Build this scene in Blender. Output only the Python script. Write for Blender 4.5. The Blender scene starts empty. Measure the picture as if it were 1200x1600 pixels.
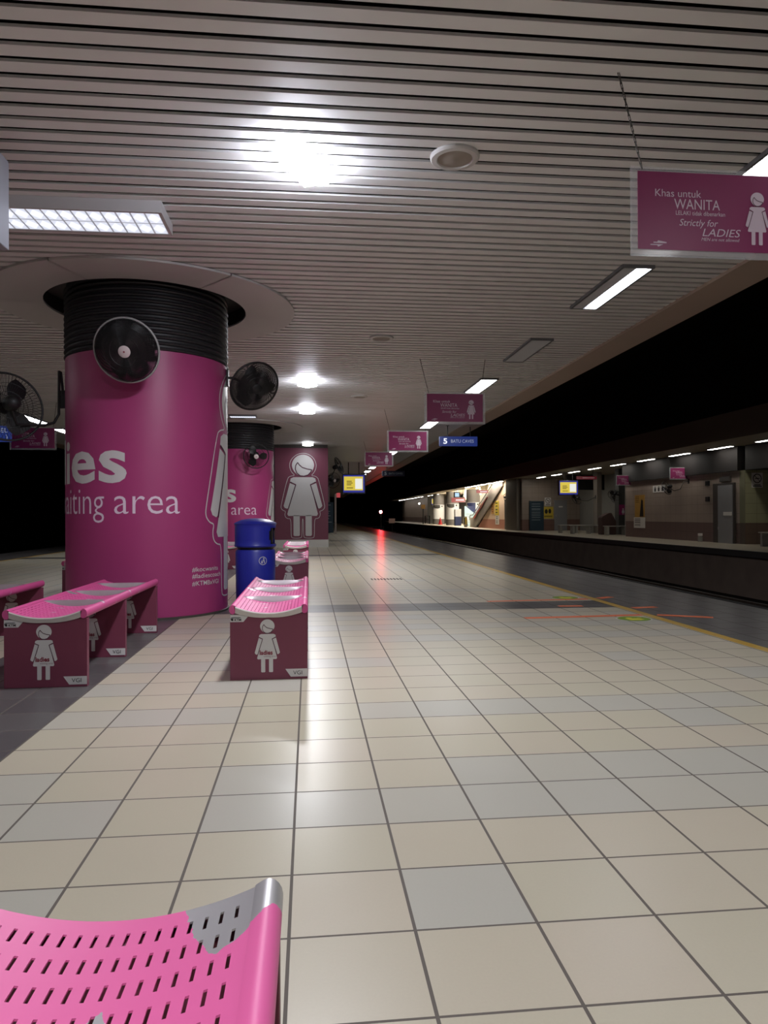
import bpy, bmesh, math, random
from mathutils import Vector, Matrix, Quaternion
random.seed(7)
C = bpy.context.scene
COL = C.collection
PI = math.pi

# ------------------------------------------------------------------ camera, world, exposure
def make_camera():
    yaw, pit, rol = 0.1035, 0.0042, -0.0042
    def vec(X, U, F):
        cr, sr = math.cos(rol), math.sin(rol)
        X, U = cr*X - sr*U, sr*X + cr*U
        cp, sp = math.cos(pit), math.sin(pit)
        Y, Z = cp*F - sp*U, sp*F + cp*U
        c, s = math.cos(yaw), math.sin(yaw)
        return Vector((c*X + s*Y, -s*X + c*Y, Z))
    r, u, f = vec(1, 0, 0), vec(0, 1, 0), vec(0, 0, 1)
    cam = bpy.data.cameras.new('camera')
    cam.sensor_fit = 'HORIZONTAL'; cam.sensor_width = 36
    cam.lens = 1127/1200*36
    cam.clip_start = 0.02; cam.clip_end = 400
    o = bpy.data.objects.new('camera', cam); COL.objects.link(o)
    m = Matrix(((r.x, u.x, -f.x, 0), (r.y, u.y, -f.y, 0), (r.z, u.z, -f.z, 0.994), (0, 0, 0, 1)))
    o.matrix_world = m
    C.camera = o
make_camera()
w = bpy.data.worlds.new('world'); C.world = w; w.use_nodes = True
w.node_tree.nodes['Background'].inputs[0].default_value = (0.02, 0.018, 0.018, 1)
w.node_tree.nodes['Background'].inputs[1].default_value = 0.06
C.view_settings.view_transform = 'Standard'
C.view_settings.look = 'None'
C.view_settings.gamma = 1
C.view_settings.use_curve_mapping = False
C.view_settings.exposure = 0.35
C.cycles.max_bounces = 8
C.cycles.diffuse_bounces = 4
C.cycles.glossy_bounces = 4
C.cycles.transparent_max_bounces = 12
C.cycles.sample_clamp_indirect = 4
C.cycles.caustics_reflective = False
C.cycles.caustics_refractive = False
C.cycles.use_denoising = True
# lamp radiances
FLOOD = 300.0        # square LED floodlight panels
DOWN = 350.0         # smaller LED downlights farther along
ADDED_FILL = 16.0        # unseen fittings added as fill, behind and left of the camera
ROW = 18.0            # right row of fittings, over the platform edge
TUBE = 0.95           # fluorescent fittings of the near platform
FARTUBE = 13.0        # fluorescent fittings of the opposite platform
HALL = 46.0          # bright fittings over the escalator hall

# ------------------------------------------------------------------ materials
def lin(c):
    c = c/255
    return c/12.92 if c <= 0.04045 else ((c+0.055)/1.055)**2.4
def rgb(r, g, b): return (lin(r), lin(g), lin(b), 1)
MATS = {}
def mat(name, col, rough=0.5, metal=0.0, spec=0.5, var=0.0, scale=6.0, bump=0.0, bscale=60.0, coat=0.0):
    if name in MATS: return MATS[name]
    m = bpy.data.materials.new(name); m.use_nodes = True
    nt = m.node_tree; b = nt.nodes['Principled BSDF']
    b.inputs['Base Color'].default_value = col
    b.inputs['Roughness'].default_value = rough
    b.inputs['Metallic'].default_value = metal
    b.inputs['Specular IOR Level'].default_value = spec
    b.inputs['Coat Weight'].default_value = coat
    tc = nt.nodes.new('ShaderNodeTexCoord')
    if var > 0:
        n = nt.nodes.new('ShaderNodeTexNoise'); n.inputs['Scale'].default_value = scale; n.inputs['Detail'].default_value = 6
        nt.links.new(tc.outputs['Object'], n.inputs['Vector'])
        mx = nt.nodes.new('ShaderNodeMix'); mx.data_type = 'RGBA'
        mx.inputs[6].default_value = tuple(min(1, c*(1-var)) for c in col[:3])+(1,)
        mx.inputs[7].default_value = tuple(min(1, c*(1+var)) for c in col[:3])+(1,)
        nt.links.new(n.outputs['Fac'], mx.inputs[0]); nt.links.new(mx.outputs[2], b.inputs['Base Color'])
    if bump > 0:
        n2 = nt.nodes.new('ShaderNodeTexNoise'); n2.inputs['Scale'].default_value = bscale
        nt.links.new(tc.outputs['Object'], n2.inputs['Vector'])
        bp = nt.nodes.new('ShaderNodeBump'); bp.inputs['Strength'].default_value = bump; bp.inputs['Distance'].default_value = 0.002
        nt.links.new(n2.outputs['Fac'], bp.inputs['Height']); nt.links.new(bp.outputs['Normal'], b.inputs['Normal'])
    MATS[name] = m
    return m
def glow(name, col, strength, base=0.0):
    if name in MATS: return MATS[name]
    m = bpy.data.materials.new(name); m.use_nodes = True
    nt = m.node_tree; b = nt.nodes['Principled BSDF']
    b.inputs['Base Color'].default_value = (base, base, base, 1)
    b.inputs['Emission Color'].default_value = col
    b.inputs['Emission Strength'].default_value = strength
    MATS[name] = m
    return m

class NB:   # small node-building helper for masks made of arithmetic
    def __init__(s, nt): s.nt = nt
    def math(s, op, a, b=None, c=None, clamp=False):
        n = s.nt.nodes.new('ShaderNodeMath'); n.operation = op; n.use_clamp = clamp
        for i, v in enumerate((a, b, c)):
            if v is None: continue
            if isinstance(v, (int, float)): n.inputs[i].default_value = v
            else: s.nt.links.new(v, n.inputs[i])
        return n.outputs[0]
    def band(s, x, lo, hi):
        return s.math('MULTIPLY', s.math('GREATER_THAN', x, lo), s.math('LESS_THAN', x, hi))
    def mix(s, f, a, b):
        n = s.nt.nodes.new('ShaderNodeMix'); n.data_type = 'RGBA'
        for i, v in ((0, f), (6, a), (7, b)):
            if isinstance(v, (int, float, tuple)): n.inputs[i].default_value = v
            else: s.nt.links.new(v, n.inputs[i])
        return n.outputs[2]
    def noise(s, vec, scale, detail=4):
        n = s.nt.nodes.new('ShaderNodeTexNoise'); n.inputs['Scale'].default_value = scale; n.inputs['Detail'].default_value = detail
        s.nt.links.new(vec, n.inputs['Vector']); return n.outputs['Fac']
    def white(s, x, y=None):
        n = s.nt.nodes.new('ShaderNodeTexWhiteNoise')
        if y is None:
            n.noise_dimensions = '1D'; s.nt.links.new(x, n.inputs['W'])
        else:
            n.noise_dimensions = '2D'
            cb = s.nt.nodes.new('ShaderNodeCombineXYZ'); s.nt.links.new(x, cb.inputs[0]); s.nt.links.new(y, cb.inputs[1])
            s.nt.links.new(cb.outputs[0], n.inputs['Vector'])
        return n.outputs['Value']

def coords(m):
    nt = m.node_tree
    tc = nt.nodes.new('ShaderNodeTexCoord'); sp = nt.nodes.new('ShaderNodeSeparateXYZ')
    nt.links.new(tc.outputs['Object'], sp.inputs[0])
    return tc.outputs['Object'], sp.outputs[0], sp.outputs[1], sp.outputs[2]

def floor_material():
    m = bpy.data.materials.new('floor_tiles'); m.use_nodes = True
    nt = m.node_tree; nb = NB(nt); b = nt.nodes['Principled BSDF']
    v, x, y, z = coords(m)
    T = 0.30
    u = nb.math('DIVIDE', nb.math('ADD', x, 0.051), T)
    t = nb.math('DIVIDE', nb.math('SUBTRACT', y, 1.713), T)
    fu, ft = nb.math('FLOOR', u), nb.math('FLOOR', t)
    du = nb.math('ABSOLUTE', nb.math('SUBTRACT', nb.math('SUBTRACT', u, fu), 0.5))
    dt = nb.math('ABSOLUTE', nb.math('SUBTRACT', nb.math('SUBTRACT', t, ft), 0.5))
    grout = nb.math('MAXIMUM', nb.math('GREATER_THAN', du, 0.5-0.0042/T), nb.math('GREATER_THAN', dt, 0.5-0.0036/T))
    r1 = nb.white(fu, ft); r2 = nb.white(ft)
    beige = nb.mix(r1, rgb(188, 181, 161), rgb(192, 181, 164))
    greyf = nb.math('GREATER_THAN', nb.math('ADD', nb.math('MULTIPLY', r1, 0.38), nb.math('MULTIPLY', r2, 0.80)), 0.80)
    tile = nb.mix(greyf, beige, nb.mix(r1, rgb(184, 179, 167), rgb(179, 176, 167)))
    big = nb.noise(v, 1.3, 3)
    tile = nb.mix(nb.math('MULTIPLY', big, 0.22), tile, rgb(164, 153, 134))
    fine = nb.noise(v, 140, 2)
    tile = nb.mix(nb.math('MULTIPLY', fine, 0.12), tile, rgb(140, 128, 116))
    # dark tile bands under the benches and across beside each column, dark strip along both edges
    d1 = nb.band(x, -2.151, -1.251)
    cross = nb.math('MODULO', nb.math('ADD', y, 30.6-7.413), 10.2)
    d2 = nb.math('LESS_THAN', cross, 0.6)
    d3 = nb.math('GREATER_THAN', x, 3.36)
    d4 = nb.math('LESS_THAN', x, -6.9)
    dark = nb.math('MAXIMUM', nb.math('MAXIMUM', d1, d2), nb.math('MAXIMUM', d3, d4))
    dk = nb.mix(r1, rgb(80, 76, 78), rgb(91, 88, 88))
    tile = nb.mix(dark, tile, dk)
    yel = nb.math('MAXIMUM', nb.band(x, 3.265, 3.36), nb.band(x, -6.9, -6.8))
    yn = nb.math('GREATER_THAN', nb.noise(v, 9, 5), 0.28)
    tile = nb.mix(grout, tile, rgb(92, 84, 78))
    tile = nb.mix(nb.math('MULTIPLY', yel, yn), tile, rgb(188, 150, 60))
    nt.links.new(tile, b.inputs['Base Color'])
    rg = nb.math('ADD', nb.math('MULTIPLY', nb.noise(v, 2.2, 4), 0.06), 0.285)
    rg = nb.math('ADD', rg, nb.math('MULTIPLY', grout, 0.4))
    nt.links.new(rg, b.inputs['Roughness'])
    b.inputs['Specular IOR Level'].default_value = 0.4
    bp = nt.nodes.new('ShaderNodeBump'); bp.inputs['Strength'].default_value = 0.35; bp.inputs['Distance'].default_value = 0.002
    inv = nb.math('SUBTRACT', 1.0, grout)
    nt.links.new(inv, bp.inputs['Height']); nt.links.new(bp.outputs['Normal'], b.inputs['Normal'])
    return m

def tiled_wall_material(name, up, low, zsplit, horiz=1):
    m = bpy.data.materials.new(name); m.use_nodes = True
    nt = m.node_tree; nb = NB(nt); b = nt.nodes['Principled BSDF']
    v, x, y, z = coords(m)
    h = (x, y)[horiz]
    u = nb.math('DIVIDE', h, 0.4); t = nb.math('DIVIDE', z, 0.33)
    du = nb.math('ABSOLUTE', nb.math('SUBTRACT', nb.math('FRACT', u), 0.5))
    dt = nb.math('ABSOLUTE', nb.math('SUBTRACT', nb.math('FRACT', t), 0.5))
    g = nb.math('MAXIMUM', nb.math('GREATER_THAN', du, 0.488), nb.math('GREATER_THAN', dt, 0.485))
    c = nb.mix(nb.math('LESS_THAN', z, zsplit), up, low)
    c = nb.mix(nb.math('MULTIPLY', nb.noise(v, 1.5, 4), 0.3), c, (0.1, 0.08, 0.07, 1))
    c = nb.mix(nb.math('MULTIPLY', g, 0.5), c, (0.03, 0.028, 0.025, 1))
    nt.links.new(c, b.inputs['Base Color']); b.inputs['Roughness'].default_value = 0.45
    return m

def vinyl_material(name, col, bare, patches=(), thresh=0.70, nscale=5.0):
    """pink vinyl wrap, peeled to bare steel where a patch (convex outline) or sparse wear says so"""
    m = bpy.data.materials.new(name); m.use_nodes = True
    nt = m.node_tree; nb = NB(nt); b = nt.nodes['Principled BSDF']
    v, x, y, z = coords(m)
    wob = nb.math('MULTIPLY', nb.math('SUBTRACT', nb.noise(v, 45, 3), 0.5), 0.022)
    mask = None
    for poly in patches:
        pm = None
        n = len(poly)
        for i in range(n):
            (x0, y0), (x1, y1) = poly[i], poly[(i+1) % n]
            nx, ny = -(y1-y0), (x1-x0); L = math.hypot(nx, ny); nx /= L; ny /= L
            d = nb.math('ADD', nb.math('MULTIPLY', x, nx), nb.math('MULTIPLY', y, ny))
            d = nb.math('ADD', d, nb.math('ADD', -(nx*x0+ny*y0), wob))
            pm = d if pm is None else nb.math('MINIMUM', pm, d)
        k = nb.math('GREATER_THAN', pm, 0.0)
        mask = k if mask is None else nb.math('MAXIMUM', mask, k)
    k = nb.math('GREATER_THAN', nb.noise(v, nscale, 5), thresh)
    mask = k if mask is None else nb.math('MAXIMUM', mask, k)
    c = nb.mix(nb.math('MULTIPLY', nb.noise(v, 18, 4), 0.18), col, tuple(a*0.75 for a in col[:3])+(1,))
    c = nb.mix(mask, c, bare)
    nt.links.new(c, b.inputs['Base Color'])
    nt.links.new(nb.math('MULTIPLY', mask, 0.75), b.inputs['Metallic'])
    nt.links.new(nb.math('ADD', nb.math('MULTIPLY', mask, -0.06), 0.48), b.inputs['Roughness'])
    return m

def louvre_material(name, col, strength, across, nlong, lo=0.35):
    """lit louvre fitting: bright cells between thin blades; object coordinates run 0..1"""
    m = bpy.data.materials.new(name); m.use_nodes = True
    nt = m.node_tree; nb = NB(nt); b = nt.nodes['Principled BSDF']
    tc = nt.nodes.new('ShaderNodeTexCoord'); sp = nt.nodes.new('ShaderNodeSeparateXYZ')
    nt.links.new(tc.outputs['Generated'], sp.inputs[0])
    a, l = sp.outputs[0], sp.outputs[1]
    ga = nb.math('ABSOLUTE', nb.math('SUBTRACT', nb.math('FRACT', nb.math('MULTIPLY', a, across)), 0.5))
    gl = nb.math('ABSOLUTE', nb.math('SUBTRACT', nb.math('FRACT', nb.math('MULTIPLY', l, nlong)), 0.5))
    g = nb.math('MAXIMUM', nb.math('GREATER_THAN', ga, 0.47), nb.math('GREATER_THAN', gl, 0.44))
    tri = nb.math('GREATER_THAN', nb.math('ADD', ga, nb.math('MULTIPLY', gl, 0.9)), 0.42)
    s = nb.math('SUBTRACT', strength, nb.math('MULTIPLY', tri, strength*0.3))
    s = nb.math('MULTIPLY', s, nb.math('SUBTRACT', 1.0, nb.math('MULTIPLY', g, 1-lo)))
    b.inputs['Base Color'].default_value = (0.5, 0.5, 0.52, 1)
    b.inputs['Emission Color'].default_value = col
    nt.links.new(s, b.inputs['Emission Strength'])
    return m

M = {
 'floor': floor_material(),
 'edge_dark': mat('edge_dark', rgb(30, 28, 27), 0.7, var=0.2),
 'pit': mat('track_bed_soot', rgb(26, 23, 21), 0.95, var=0.4, scale=3, bump=0.6, bscale=25, spec=0.1),
 'rail_steel': mat('rail_steel', rgb(70, 62, 56), 0.5, 0.7),
 'platform_face': mat('platform_face_soot', rgb(112, 98, 90), 0.85, var=0.25, scale=2, spec=0.15),
 'slat': mat('ceiling_slat', rgb(222, 221, 220), 0.5, var=0.06, scale=1.2),
 'void': mat('ceiling_void', rgb(12, 11, 11), 0.95, spec=0.05),  # near-black colour stands in for the shade above the slats
 'soffit': mat('soffit_paint', rgb(178, 158, 144), 0.6, var=0.08, scale=2),
 'tunnel': mat('tunnel_concrete', rgb(24, 21, 21), 0.95, var=0.3, scale=0.6, spec=0.05),
 'magenta': mat('magenta_wrap', rgb(162, 56, 112), 0.44, var=0.06, scale=1.5),
 'wine': mat('wine_panel', rgb(118, 54, 76), 0.45, var=0.08, scale=3),
 'sign_pink': mat('sign_magenta', rgb(142, 40, 96), 0.36, var=0.05),
 'white_vinyl': mat('white_vinyl', rgb(206, 203, 203), 0.45, var=0.03),
 'white_print': mat('white_print', rgb(226, 206, 222), 0.4),
 'dark_print': mat('dark_print', rgb(70, 20, 45), 0.5),
 'black_print': mat('black_print', rgb(28, 26, 26), 0.5),
 'red_print': mat('red_print', rgb(128, 22, 48), 0.5),
 'grey_print': mat('grey_print', rgb(150, 130, 135), 0.5),
 'black_plastic': mat('black_plastic', rgb(24, 23, 25), 0.45, var=0.15),
 'fan_black': mat('fan_black', rgb(22, 21, 23), 0.5),
 'fan_rim': mat('fan_rim_grey', rgb(150, 148, 148), 0.4),
 'fan_white': mat('fan_badge', rgb(205, 190, 190), 0.5),
 'louvre_black': mat('louvre_black', rgb(34, 32, 36), 0.5, var=0.15),
 'collar': mat('collar_paint', rgb(196, 194, 192), 0.5, var=0.04, scale=1),
 'steel': mat('brushed_steel', (0.40, 0.36, 0.38, 1), 0.5, 0.7, var=0.06, scale=30),
 'steel_lip': mat('bare_lip', rgb(196, 188, 184), 0.4, 0.2, var=0.1, scale=20),
 'bin_blue': mat('bin_blue', rgb(36, 44, 158), 0.4, var=0.08, bump=0.1),
 'acrylic': None,
 'fitting': mat('fitting_white', rgb(196, 194, 196), 0.4),
 'fitting_grey': mat('fitting_grey', rgb(120, 120, 124), 0.35, 0.4),
 'chain': mat('chain_steel', rgb(60, 55, 50), 0.5, 0.6),
 'speaker': mat('speaker_grille', rgb(150, 142, 132), 0.6, bump=0.4, bscale=300),
 'far_wall': tiled_wall_material('far_wall_tiles', rgb(168, 152, 140), rgb(112, 90, 86), 0.68, 1),
 'far_wall_green': tiled_wall_material('far_wall_green_tiles', rgb(170, 168, 132), rgb(118, 98, 84), 0.69, 0),
 'far_wall_front': tiled_wall_material('far_wall_cross_tiles', rgb(168, 152, 138), rgb(130, 98, 88), 0.68, 0),
 'peach': mat('peach_wall', rgb(226, 196, 168), 0.6, var=0.06),
 'peach_low': mat('peach_dado', rgb(176, 118, 98), 0.6, var=0.06),
 'bulkhead': mat('bulkhead_brown', rgb(26, 20, 19), 0.8),
 'grey_panel': mat('grey_panel', rgb(150, 148, 142), 0.55, var=0.06),
 'dark_panel': mat('dark_panel', rgb(64, 62, 60), 0.6, var=0.08),
 'door_grey': mat('door_grey', rgb(140, 140, 142), 0.5, var=0.05),
 'frame_dark': mat('frame_dark', rgb(70, 64, 60), 0.55),
 'board_blue': mat('board_blue', rgb(42, 62, 76), 0.45, var=0.1),
 'board_text': mat('board_text', rgb(170, 180, 185), 0.5),
 'poster_yellow': mat('poster_yellow', rgb(216, 190, 70), 0.5, var=0.15, scale=8),
 'poster_ochre': mat('poster_ochre', rgb(196, 150, 72), 0.5, var=0.2, scale=8),
 'poster_white': mat('poster_white', rgb(226, 222, 218), 0.5),
 'dark_metal': mat('dark_metal', rgb(44, 42, 42), 0.5, 0.5),
 'bench_far': mat('far_bench_steel', rgb(170, 166, 160), 0.4, 0.5),
 'drum_white': mat('drum_white', rgb(214, 214, 216), 0.5),
 'drum_blue': mat('drum_blue', rgb(40, 50, 90), 0.5),
 'drum_grey': mat('drum_base', rgb(110, 106, 104), 0.5),
 'orange': mat('orange_tape', rgb(226, 116, 78), 0.5, var=0.12, scale=14),
 'sticker_green': mat('sticker_green', rgb(120, 150, 48), 0.45),
 'sticker_yellow': mat('sticker_yellow', rgb(206, 200, 70), 0.45),
 'red_paint': mat('red_paint', rgb(170, 24, 30), 0.4),
 'skin': mat('skin', rgb(196, 150, 124), 0.6),
 'shirt': mat('pale_blue_shirt', rgb(190, 206, 226), 0.8),
 'trousers': mat('dark_trousers', rgb(40, 38, 46), 0.85),
 'hair': mat('dark_hair', rgb(30, 24, 22), 0.7),
 'cloth_brown': mat('brown_cover', rgb(74, 52, 48), 0.85, var=0.1),
 'esc_steel': mat('escalator_steel', rgb(170, 160, 150), 0.4, 0.4, var=0.08),
 'esc_red': mat('handrail_red', rgb(196, 60, 50), 0.5),
 'pillar': mat('concrete_pillar', rgb(128, 118, 108), 0.7, var=0.1, scale=2),
 'flood': glow('flood_led', (0.93, 0.95, 1.0, 1), FLOOD),
 'flood_side': glow('flood_led_side', (0.86, 0.89, 1.0, 1), FLOOD*0.18),  # glow for lamp sides, added to brighten the ceiling around them
 'down': glow('downlight_led', (0.96, 0.96, 0.97, 1), DOWN),
 'down_weak': glow('downlight_led_far', (0.93, 0.95, 1.0, 1), 50.0),
 'rim_weak': glow('downlight_rim_far', (0.93, 0.95, 1.0, 1), 8.0),  # weaker version of the added side glow
 'red_lamp': glow('signal_red', (1.0, 0.03, 0.035, 1), 1500.0),
 'tube_far': glow('tube_far', (1.0, 0.96, 0.88, 1), FARTUBE),
 'hall': glow('hall_lamp', (1.0, 0.92, 0.76, 1), HALL),
 'hall_soft': glow('hall_baffle', (1.0, 0.93, 0.78, 1), 0.55, 0.8),
 'louvre_lit': louvre_material('louvre_lit', (0.80, 0.86, 1.0, 1), TUBE, 2, 12, 0.25),
 'louvre_strong': louvre_material('louvre_strong', (0.96, 0.96, 1.0, 1), ADDED_FILL, 2, 12),
 'louvre_row': louvre_material('louvre_row', (0.95, 0.97, 0.97, 1), ROW, 2, 12, 0.12),
 'louvre_half': louvre_material('louvre_half', (0.92, 0.95, 1.0, 1), ROW*1.2, 1, 14),
 'louvre_off': louvre_material('louvre_off', (0.8, 0.8, 0.85, 1), 0.012, 2, 16),
 'screen_yellow': glow('screen_yellow', (0.85, 0.66, 0.08, 1), 0.62),
 'screen_white': glow('screen_white', (0.85, 0.85, 0.8, 1), 0.75),
 'screen_blue': glow('screen_blue', (0.05, 0.06, 0.5, 1), 0.42),
 'screen_text': glow('screen_text', (0.35, 0.25, 0.05, 1), 0.3),
 'sign_blue': glow('sign_blue', (0.02, 0.05, 0.30, 1), 0.35, 0.03),
 'sign_blue_dim': mat('sign_blue_dim', rgb(30, 34, 60), 0.4),
 'sign_white': glow('sign_white', (0.8, 0.85, 1, 1), 0.8, 0.5),
 'sign_grey': glow('sign_grey', (0.5, 0.56, 0.7, 1), 0.32, 0.4),
 'sign_red': glow('sign_red_lit', (0.8, 0.08, 0.1, 1), 0.35, 0.1),
}
M['vinyl'] = vinyl_material('pink_vinyl', rgb(206, 82, 142), (0.6, 0.59, 0.6, 1), thresh=0.665, nscale=7)
def acrylic():
    m = bpy.data.materials.new('clear_acrylic'); m.use_nodes = True
    nt = m.node_tree; b = nt.nodes['Principled BSDF']
    b.inputs['Base Color'].default_value = (0.75, 0.75, 0.78, 1)
    b.inputs['Roughness'].default_value = 0.1
    tr = nt.nodes.new('ShaderNodeBsdfTransparent'); mx = nt.nodes.new('ShaderNodeMixShader')
    mx.inputs[0].default_value = 0.28
    nt.links.new(tr.outputs[0], mx.inputs[1]); nt.links.new(b.outputs[0], mx.inputs[2])
    nt.links.new(mx.outputs[0], nt.nodes['Material Output'].inputs['Surface'])
    return m
M['acrylic'] = acrylic()

# ------------------------------------------------------------------ geometry helpers
class MB:
    def __init__(s): s.v = []; s.f = []; s.smooth = False
    def add(s, vs, fs):
        b = len(s.v); s.v += [tuple(v) for v in vs]; s.f += [tuple(b+i for i in f) for f in fs]; return s
    def box(s, x0, x1, y0, y1, z0, z1, mtx=None):
        vs = [Vector((x, y, z)) for x in (x0, x1) for y in (y0, y1) for z in (z0, z1)]
        if mtx: vs = [mtx @ v for v in vs]
        return s.add(vs, [(0, 1, 3, 2), (4, 6, 7, 5), (0, 4, 5, 1), (2, 3, 7, 6), (0, 2, 6, 4), (1, 5, 7, 3)])
    def tube(s, pts, r, n=8, closed=False, cap=True):
        pts = [Vector(p) for p in pts]; N = len(pts); rings = []
        up = None
        for i, p in enumerate(pts):
            a = pts[(i-1) % N] if (closed or i > 0) else p
            c = pts[(i+1) % N] if (closed or i < N-1) else p
            d = (c-a).normalized()
            if up is None or abs(up.dot(d)) > 0.99:
                up = Vector((0, 0, 1)) if abs(d.z) < 0.9 else Vector((1, 0, 0))
            e1 = d.cross(up).normalized(); e2 = e1.cross(d).normalized(); up = e2
            rr = r[i] if isinstance(r, (list, tuple)) else r
            rings.append([p + e1*math.cos(2*PI*k/n)*rr + e2*math.sin(2*PI*k/n)*rr for k in range(n)])
        vs = [v for R in rings for v in R]; fs = []
        for i in range(N if closed else N-1):
            j = (i+1) % N
            for k in range(n):
                l = (k+1) % n
                fs.append((i*n+k, i*n+l, j*n+l, j*n+k))
        if cap and not closed:
            fs.append(tuple(reversed(range(n)))); fs.append(tuple((N-1)*n+k for k in range(n)))
        return s.add(vs, fs)
    def ring(s, c, axis, R, r, n=32, m=6):
        c = Vector(c); q = Vector((0, 0, 1)).rotation_difference(Vector(axis))
        return s.tube([c + q @ Vector((R*math.cos(2*PI*k/n), R*math.sin(2*PI*k/n), 0)) for k in range(n)], r, m, closed=True)
    def lathe(s, prof, n=48, a0=0.0, a1=2*PI, mtx=None):
        full = abs(a1-a0-2*PI) < 1e-6
        cols = n if full else n+1
        vs = []
        for k in range(cols):
            a = a0 + (a1-a0)*k/n
            for (r, z) in prof:
                v = Vector((r*math.cos(a), r*math.sin(a), z))
                vs.append(mtx @ v if mtx else v)
        P = len(prof); fs = []
        for k in range(n):
            l = (k+1) % cols
            for i in range(P-1):
                fs.append((k*P+i, l*P+i, l*P+i+1, k*P+i+1))
        return s.add(vs, fs)
    def prism(s, poly, d, mtx):      # poly in local xy, extruded along local z by d
        n = len(poly)
        vs = [mtx @ Vector((x, y, 0)) for x, y in poly] + [mtx @ Vector((x, y, d)) for x, y in poly]
        fs = [tuple(reversed(range(n))), tuple(range(n, 2*n))] + [(i, (i+1) % n, n+(i+1) % n, n+i) for i in range(n)]
        return s.add(vs, fs)
    def sphere(s, c, rx, ry, rz, n=16, m=10):
        c = Vector(c); prof = [(math.sin(PI*i/m), -math.cos(PI*i/m)) for i in range(m+1)]
        vs = []
        for k in range(n):
            a = 2*PI*k/n
            for r, z in prof: vs.append(c + Vector((rx*r*math.cos(a), ry*r*math.sin(a), rz*z)))
        P = m+1
        return s.add(vs, [(k*P+i, ((k+1) % n)*P+i, ((k+1) % n)*P+i+1, k*P+i+1) for k in range(n) for i in range(m)])
    def build(s, name, m, parent=None, smooth=None, bevel=0.0):
        me = bpy.data.meshes.new(name); me.from_pydata(s.v, [], s.f); me.update()
        bm = bmesh.new(); bm.from_mesh(me)
        bmesh.ops.remove_doubles(bm, verts=bm.verts, dist=1e-6)
        bmesh.ops.recalc_face_normals(bm, faces=bm.faces)
        bm.to_mesh(me); bm.free()
        if isinstance(m, (list, tuple)):
            for k in m: me.materials.append(k)
        else: me.materials.append(m)
        if smooth:
            for p in me.polygons: p.use_smooth = True
            try: me.set_sharp_from_angle(angle=math.radians(smooth))
            except Exception: pass
        o = bpy.data.objects.new(name, me); COL.objects.link(o)
        if parent: o.parent = parent
        if bevel > 0:
            b = o.modifiers.new('bevel', 'BEVEL'); b.width = bevel; b.segments = 2; b.limit_method = 'ANGLE'
        return o

def tag(o, label, cat, group=None):
    o['label'] = label; o['category'] = cat
    if group: o['group'] = group
    return o
def thing(name, label, cat, loc=(0, 0, 0), rotz=0.0, group=None):
    o = bpy.data.objects.new(name, None); COL.objects.link(o)
    o.location = loc; o.rotation_euler = (0, 0, rotz); o.empty_display_size = 0.1
    return tag(o, label, cat, group)
def struct(mb, name, m, **k):
    o = mb.build(name, m, **k); o['kind'] = 'structure'; return o
KIDS = {}
def dup(root, loc, rotz=None, label=None, group=None):
    r = root.copy(); COL.objects.link(r); r.location = loc
    if rotz is not None: r.rotation_euler = (0, 0, rotz)
    if label: r['label'] = label
    if group: r['group'] = group
    for ch in list(root.children):
        c = ch.copy(); COL.objects.link(c); c.parent = r
        for g in list(ch.children):
            d = g.copy(); COL.objects.link(d); d.parent = c
    return r

# ---- flat artwork: 2-D polygons / text laid on a surface through a mapping function
def text2d(s, bold=0.0, shear=0.0, spacing=1.0):
    cu = bpy.data.curves.new('txt', 'FONT'); cu.body = s; cu.size = 1.0; cu.offset = bold; cu.shear = shear
    cu.space_character = spacing; cu.resolution_u = 3; cu.fill_mode = 'FRONT'
    o = bpy.data.objects.new('txt', cu); COL.objects.link(o)
    dg = bpy.context.evaluated_depsgraph_get(); dg.update()
    me = bpy.data.meshes.new_from_object(o.evaluated_get(dg))
    V = [(v.co.x, v.co.y) for v in me.vertices]; F = [tuple(p.vertices) for p in me.polygons]
    bpy.data.objects.remove(o); bpy.data.curves.remove(cu); bpy.data.meshes.remove(me)
    return V, F
_TX = {}
def text_fit(s, x0, x1, base, cap, bold=0.0, shear=0.0, spacing=1.0, clip=None):
    """text scaled so it spans x0..x1 and its capitals stand cap tall on the baseline"""
    k = (s, bold, shear, spacing)
    if k not in _TX: _TX[k] = text2d(*k)
    V, F = _TX[k]
    mn, mx = min(v[0] for v in V), max(v[0] for v in V)
    sx = (x1-x0)/(mx-mn); sy = cap/0.70
    return [(x0+(v[0]-mn)*sx, base+v[1]*sy) for v in V], F
def polys2d(*polys):
    V, F = [], []
    for p in polys:
        b = len(V); V += list(p); F.append(tuple(range(b, b+len(p))))
    return V, F
def art(name, parts, mapf, m, parent=None, step=None, off=0.002):
    """parts: list of (V, F); mapf(x, y, off) -> 3-D point"""
    bm = bmesh.new()
    for V, F in parts:
        vs = [bm.verts.new((x, y, 0)) for x, y in V]
        for f in F:
            try: bm.faces.new([vs[i] for i in f])
            except ValueError: pass
    bmesh.ops.triangulate(bm, faces=bm.faces)
    if step:
        xs = [v.co.x for v in bm.verts]; x = math.floor(min(xs)/step)*step
        while x < max(xs):
            bmesh.ops.bisect_plane(bm, geom=bm.verts[:]+bm.edges[:]+bm.faces[:], plane_co=(x, 0, 0), plane_no=(1, 0, 0), dist=1e-6)
            x += step
    bmesh.ops.recalc_face_normals(bm, faces=bm.faces)
    for v in bm.verts: v.co = mapf(v.co.x, v.co.y, off)
    me = bpy.data.meshes.new(name); bm.to_mesh(me); bm.free(); me.materials.append(m)
    o = bpy.data.objects.new(name, me); COL.objects.link(o)
    if parent: o.parent = parent
    return o
def flat_front(x0, y, z0):           # artwork on a plane facing -Y
    return lambda a, b, off: Vector((x0+a, y-off, z0+b))
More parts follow.
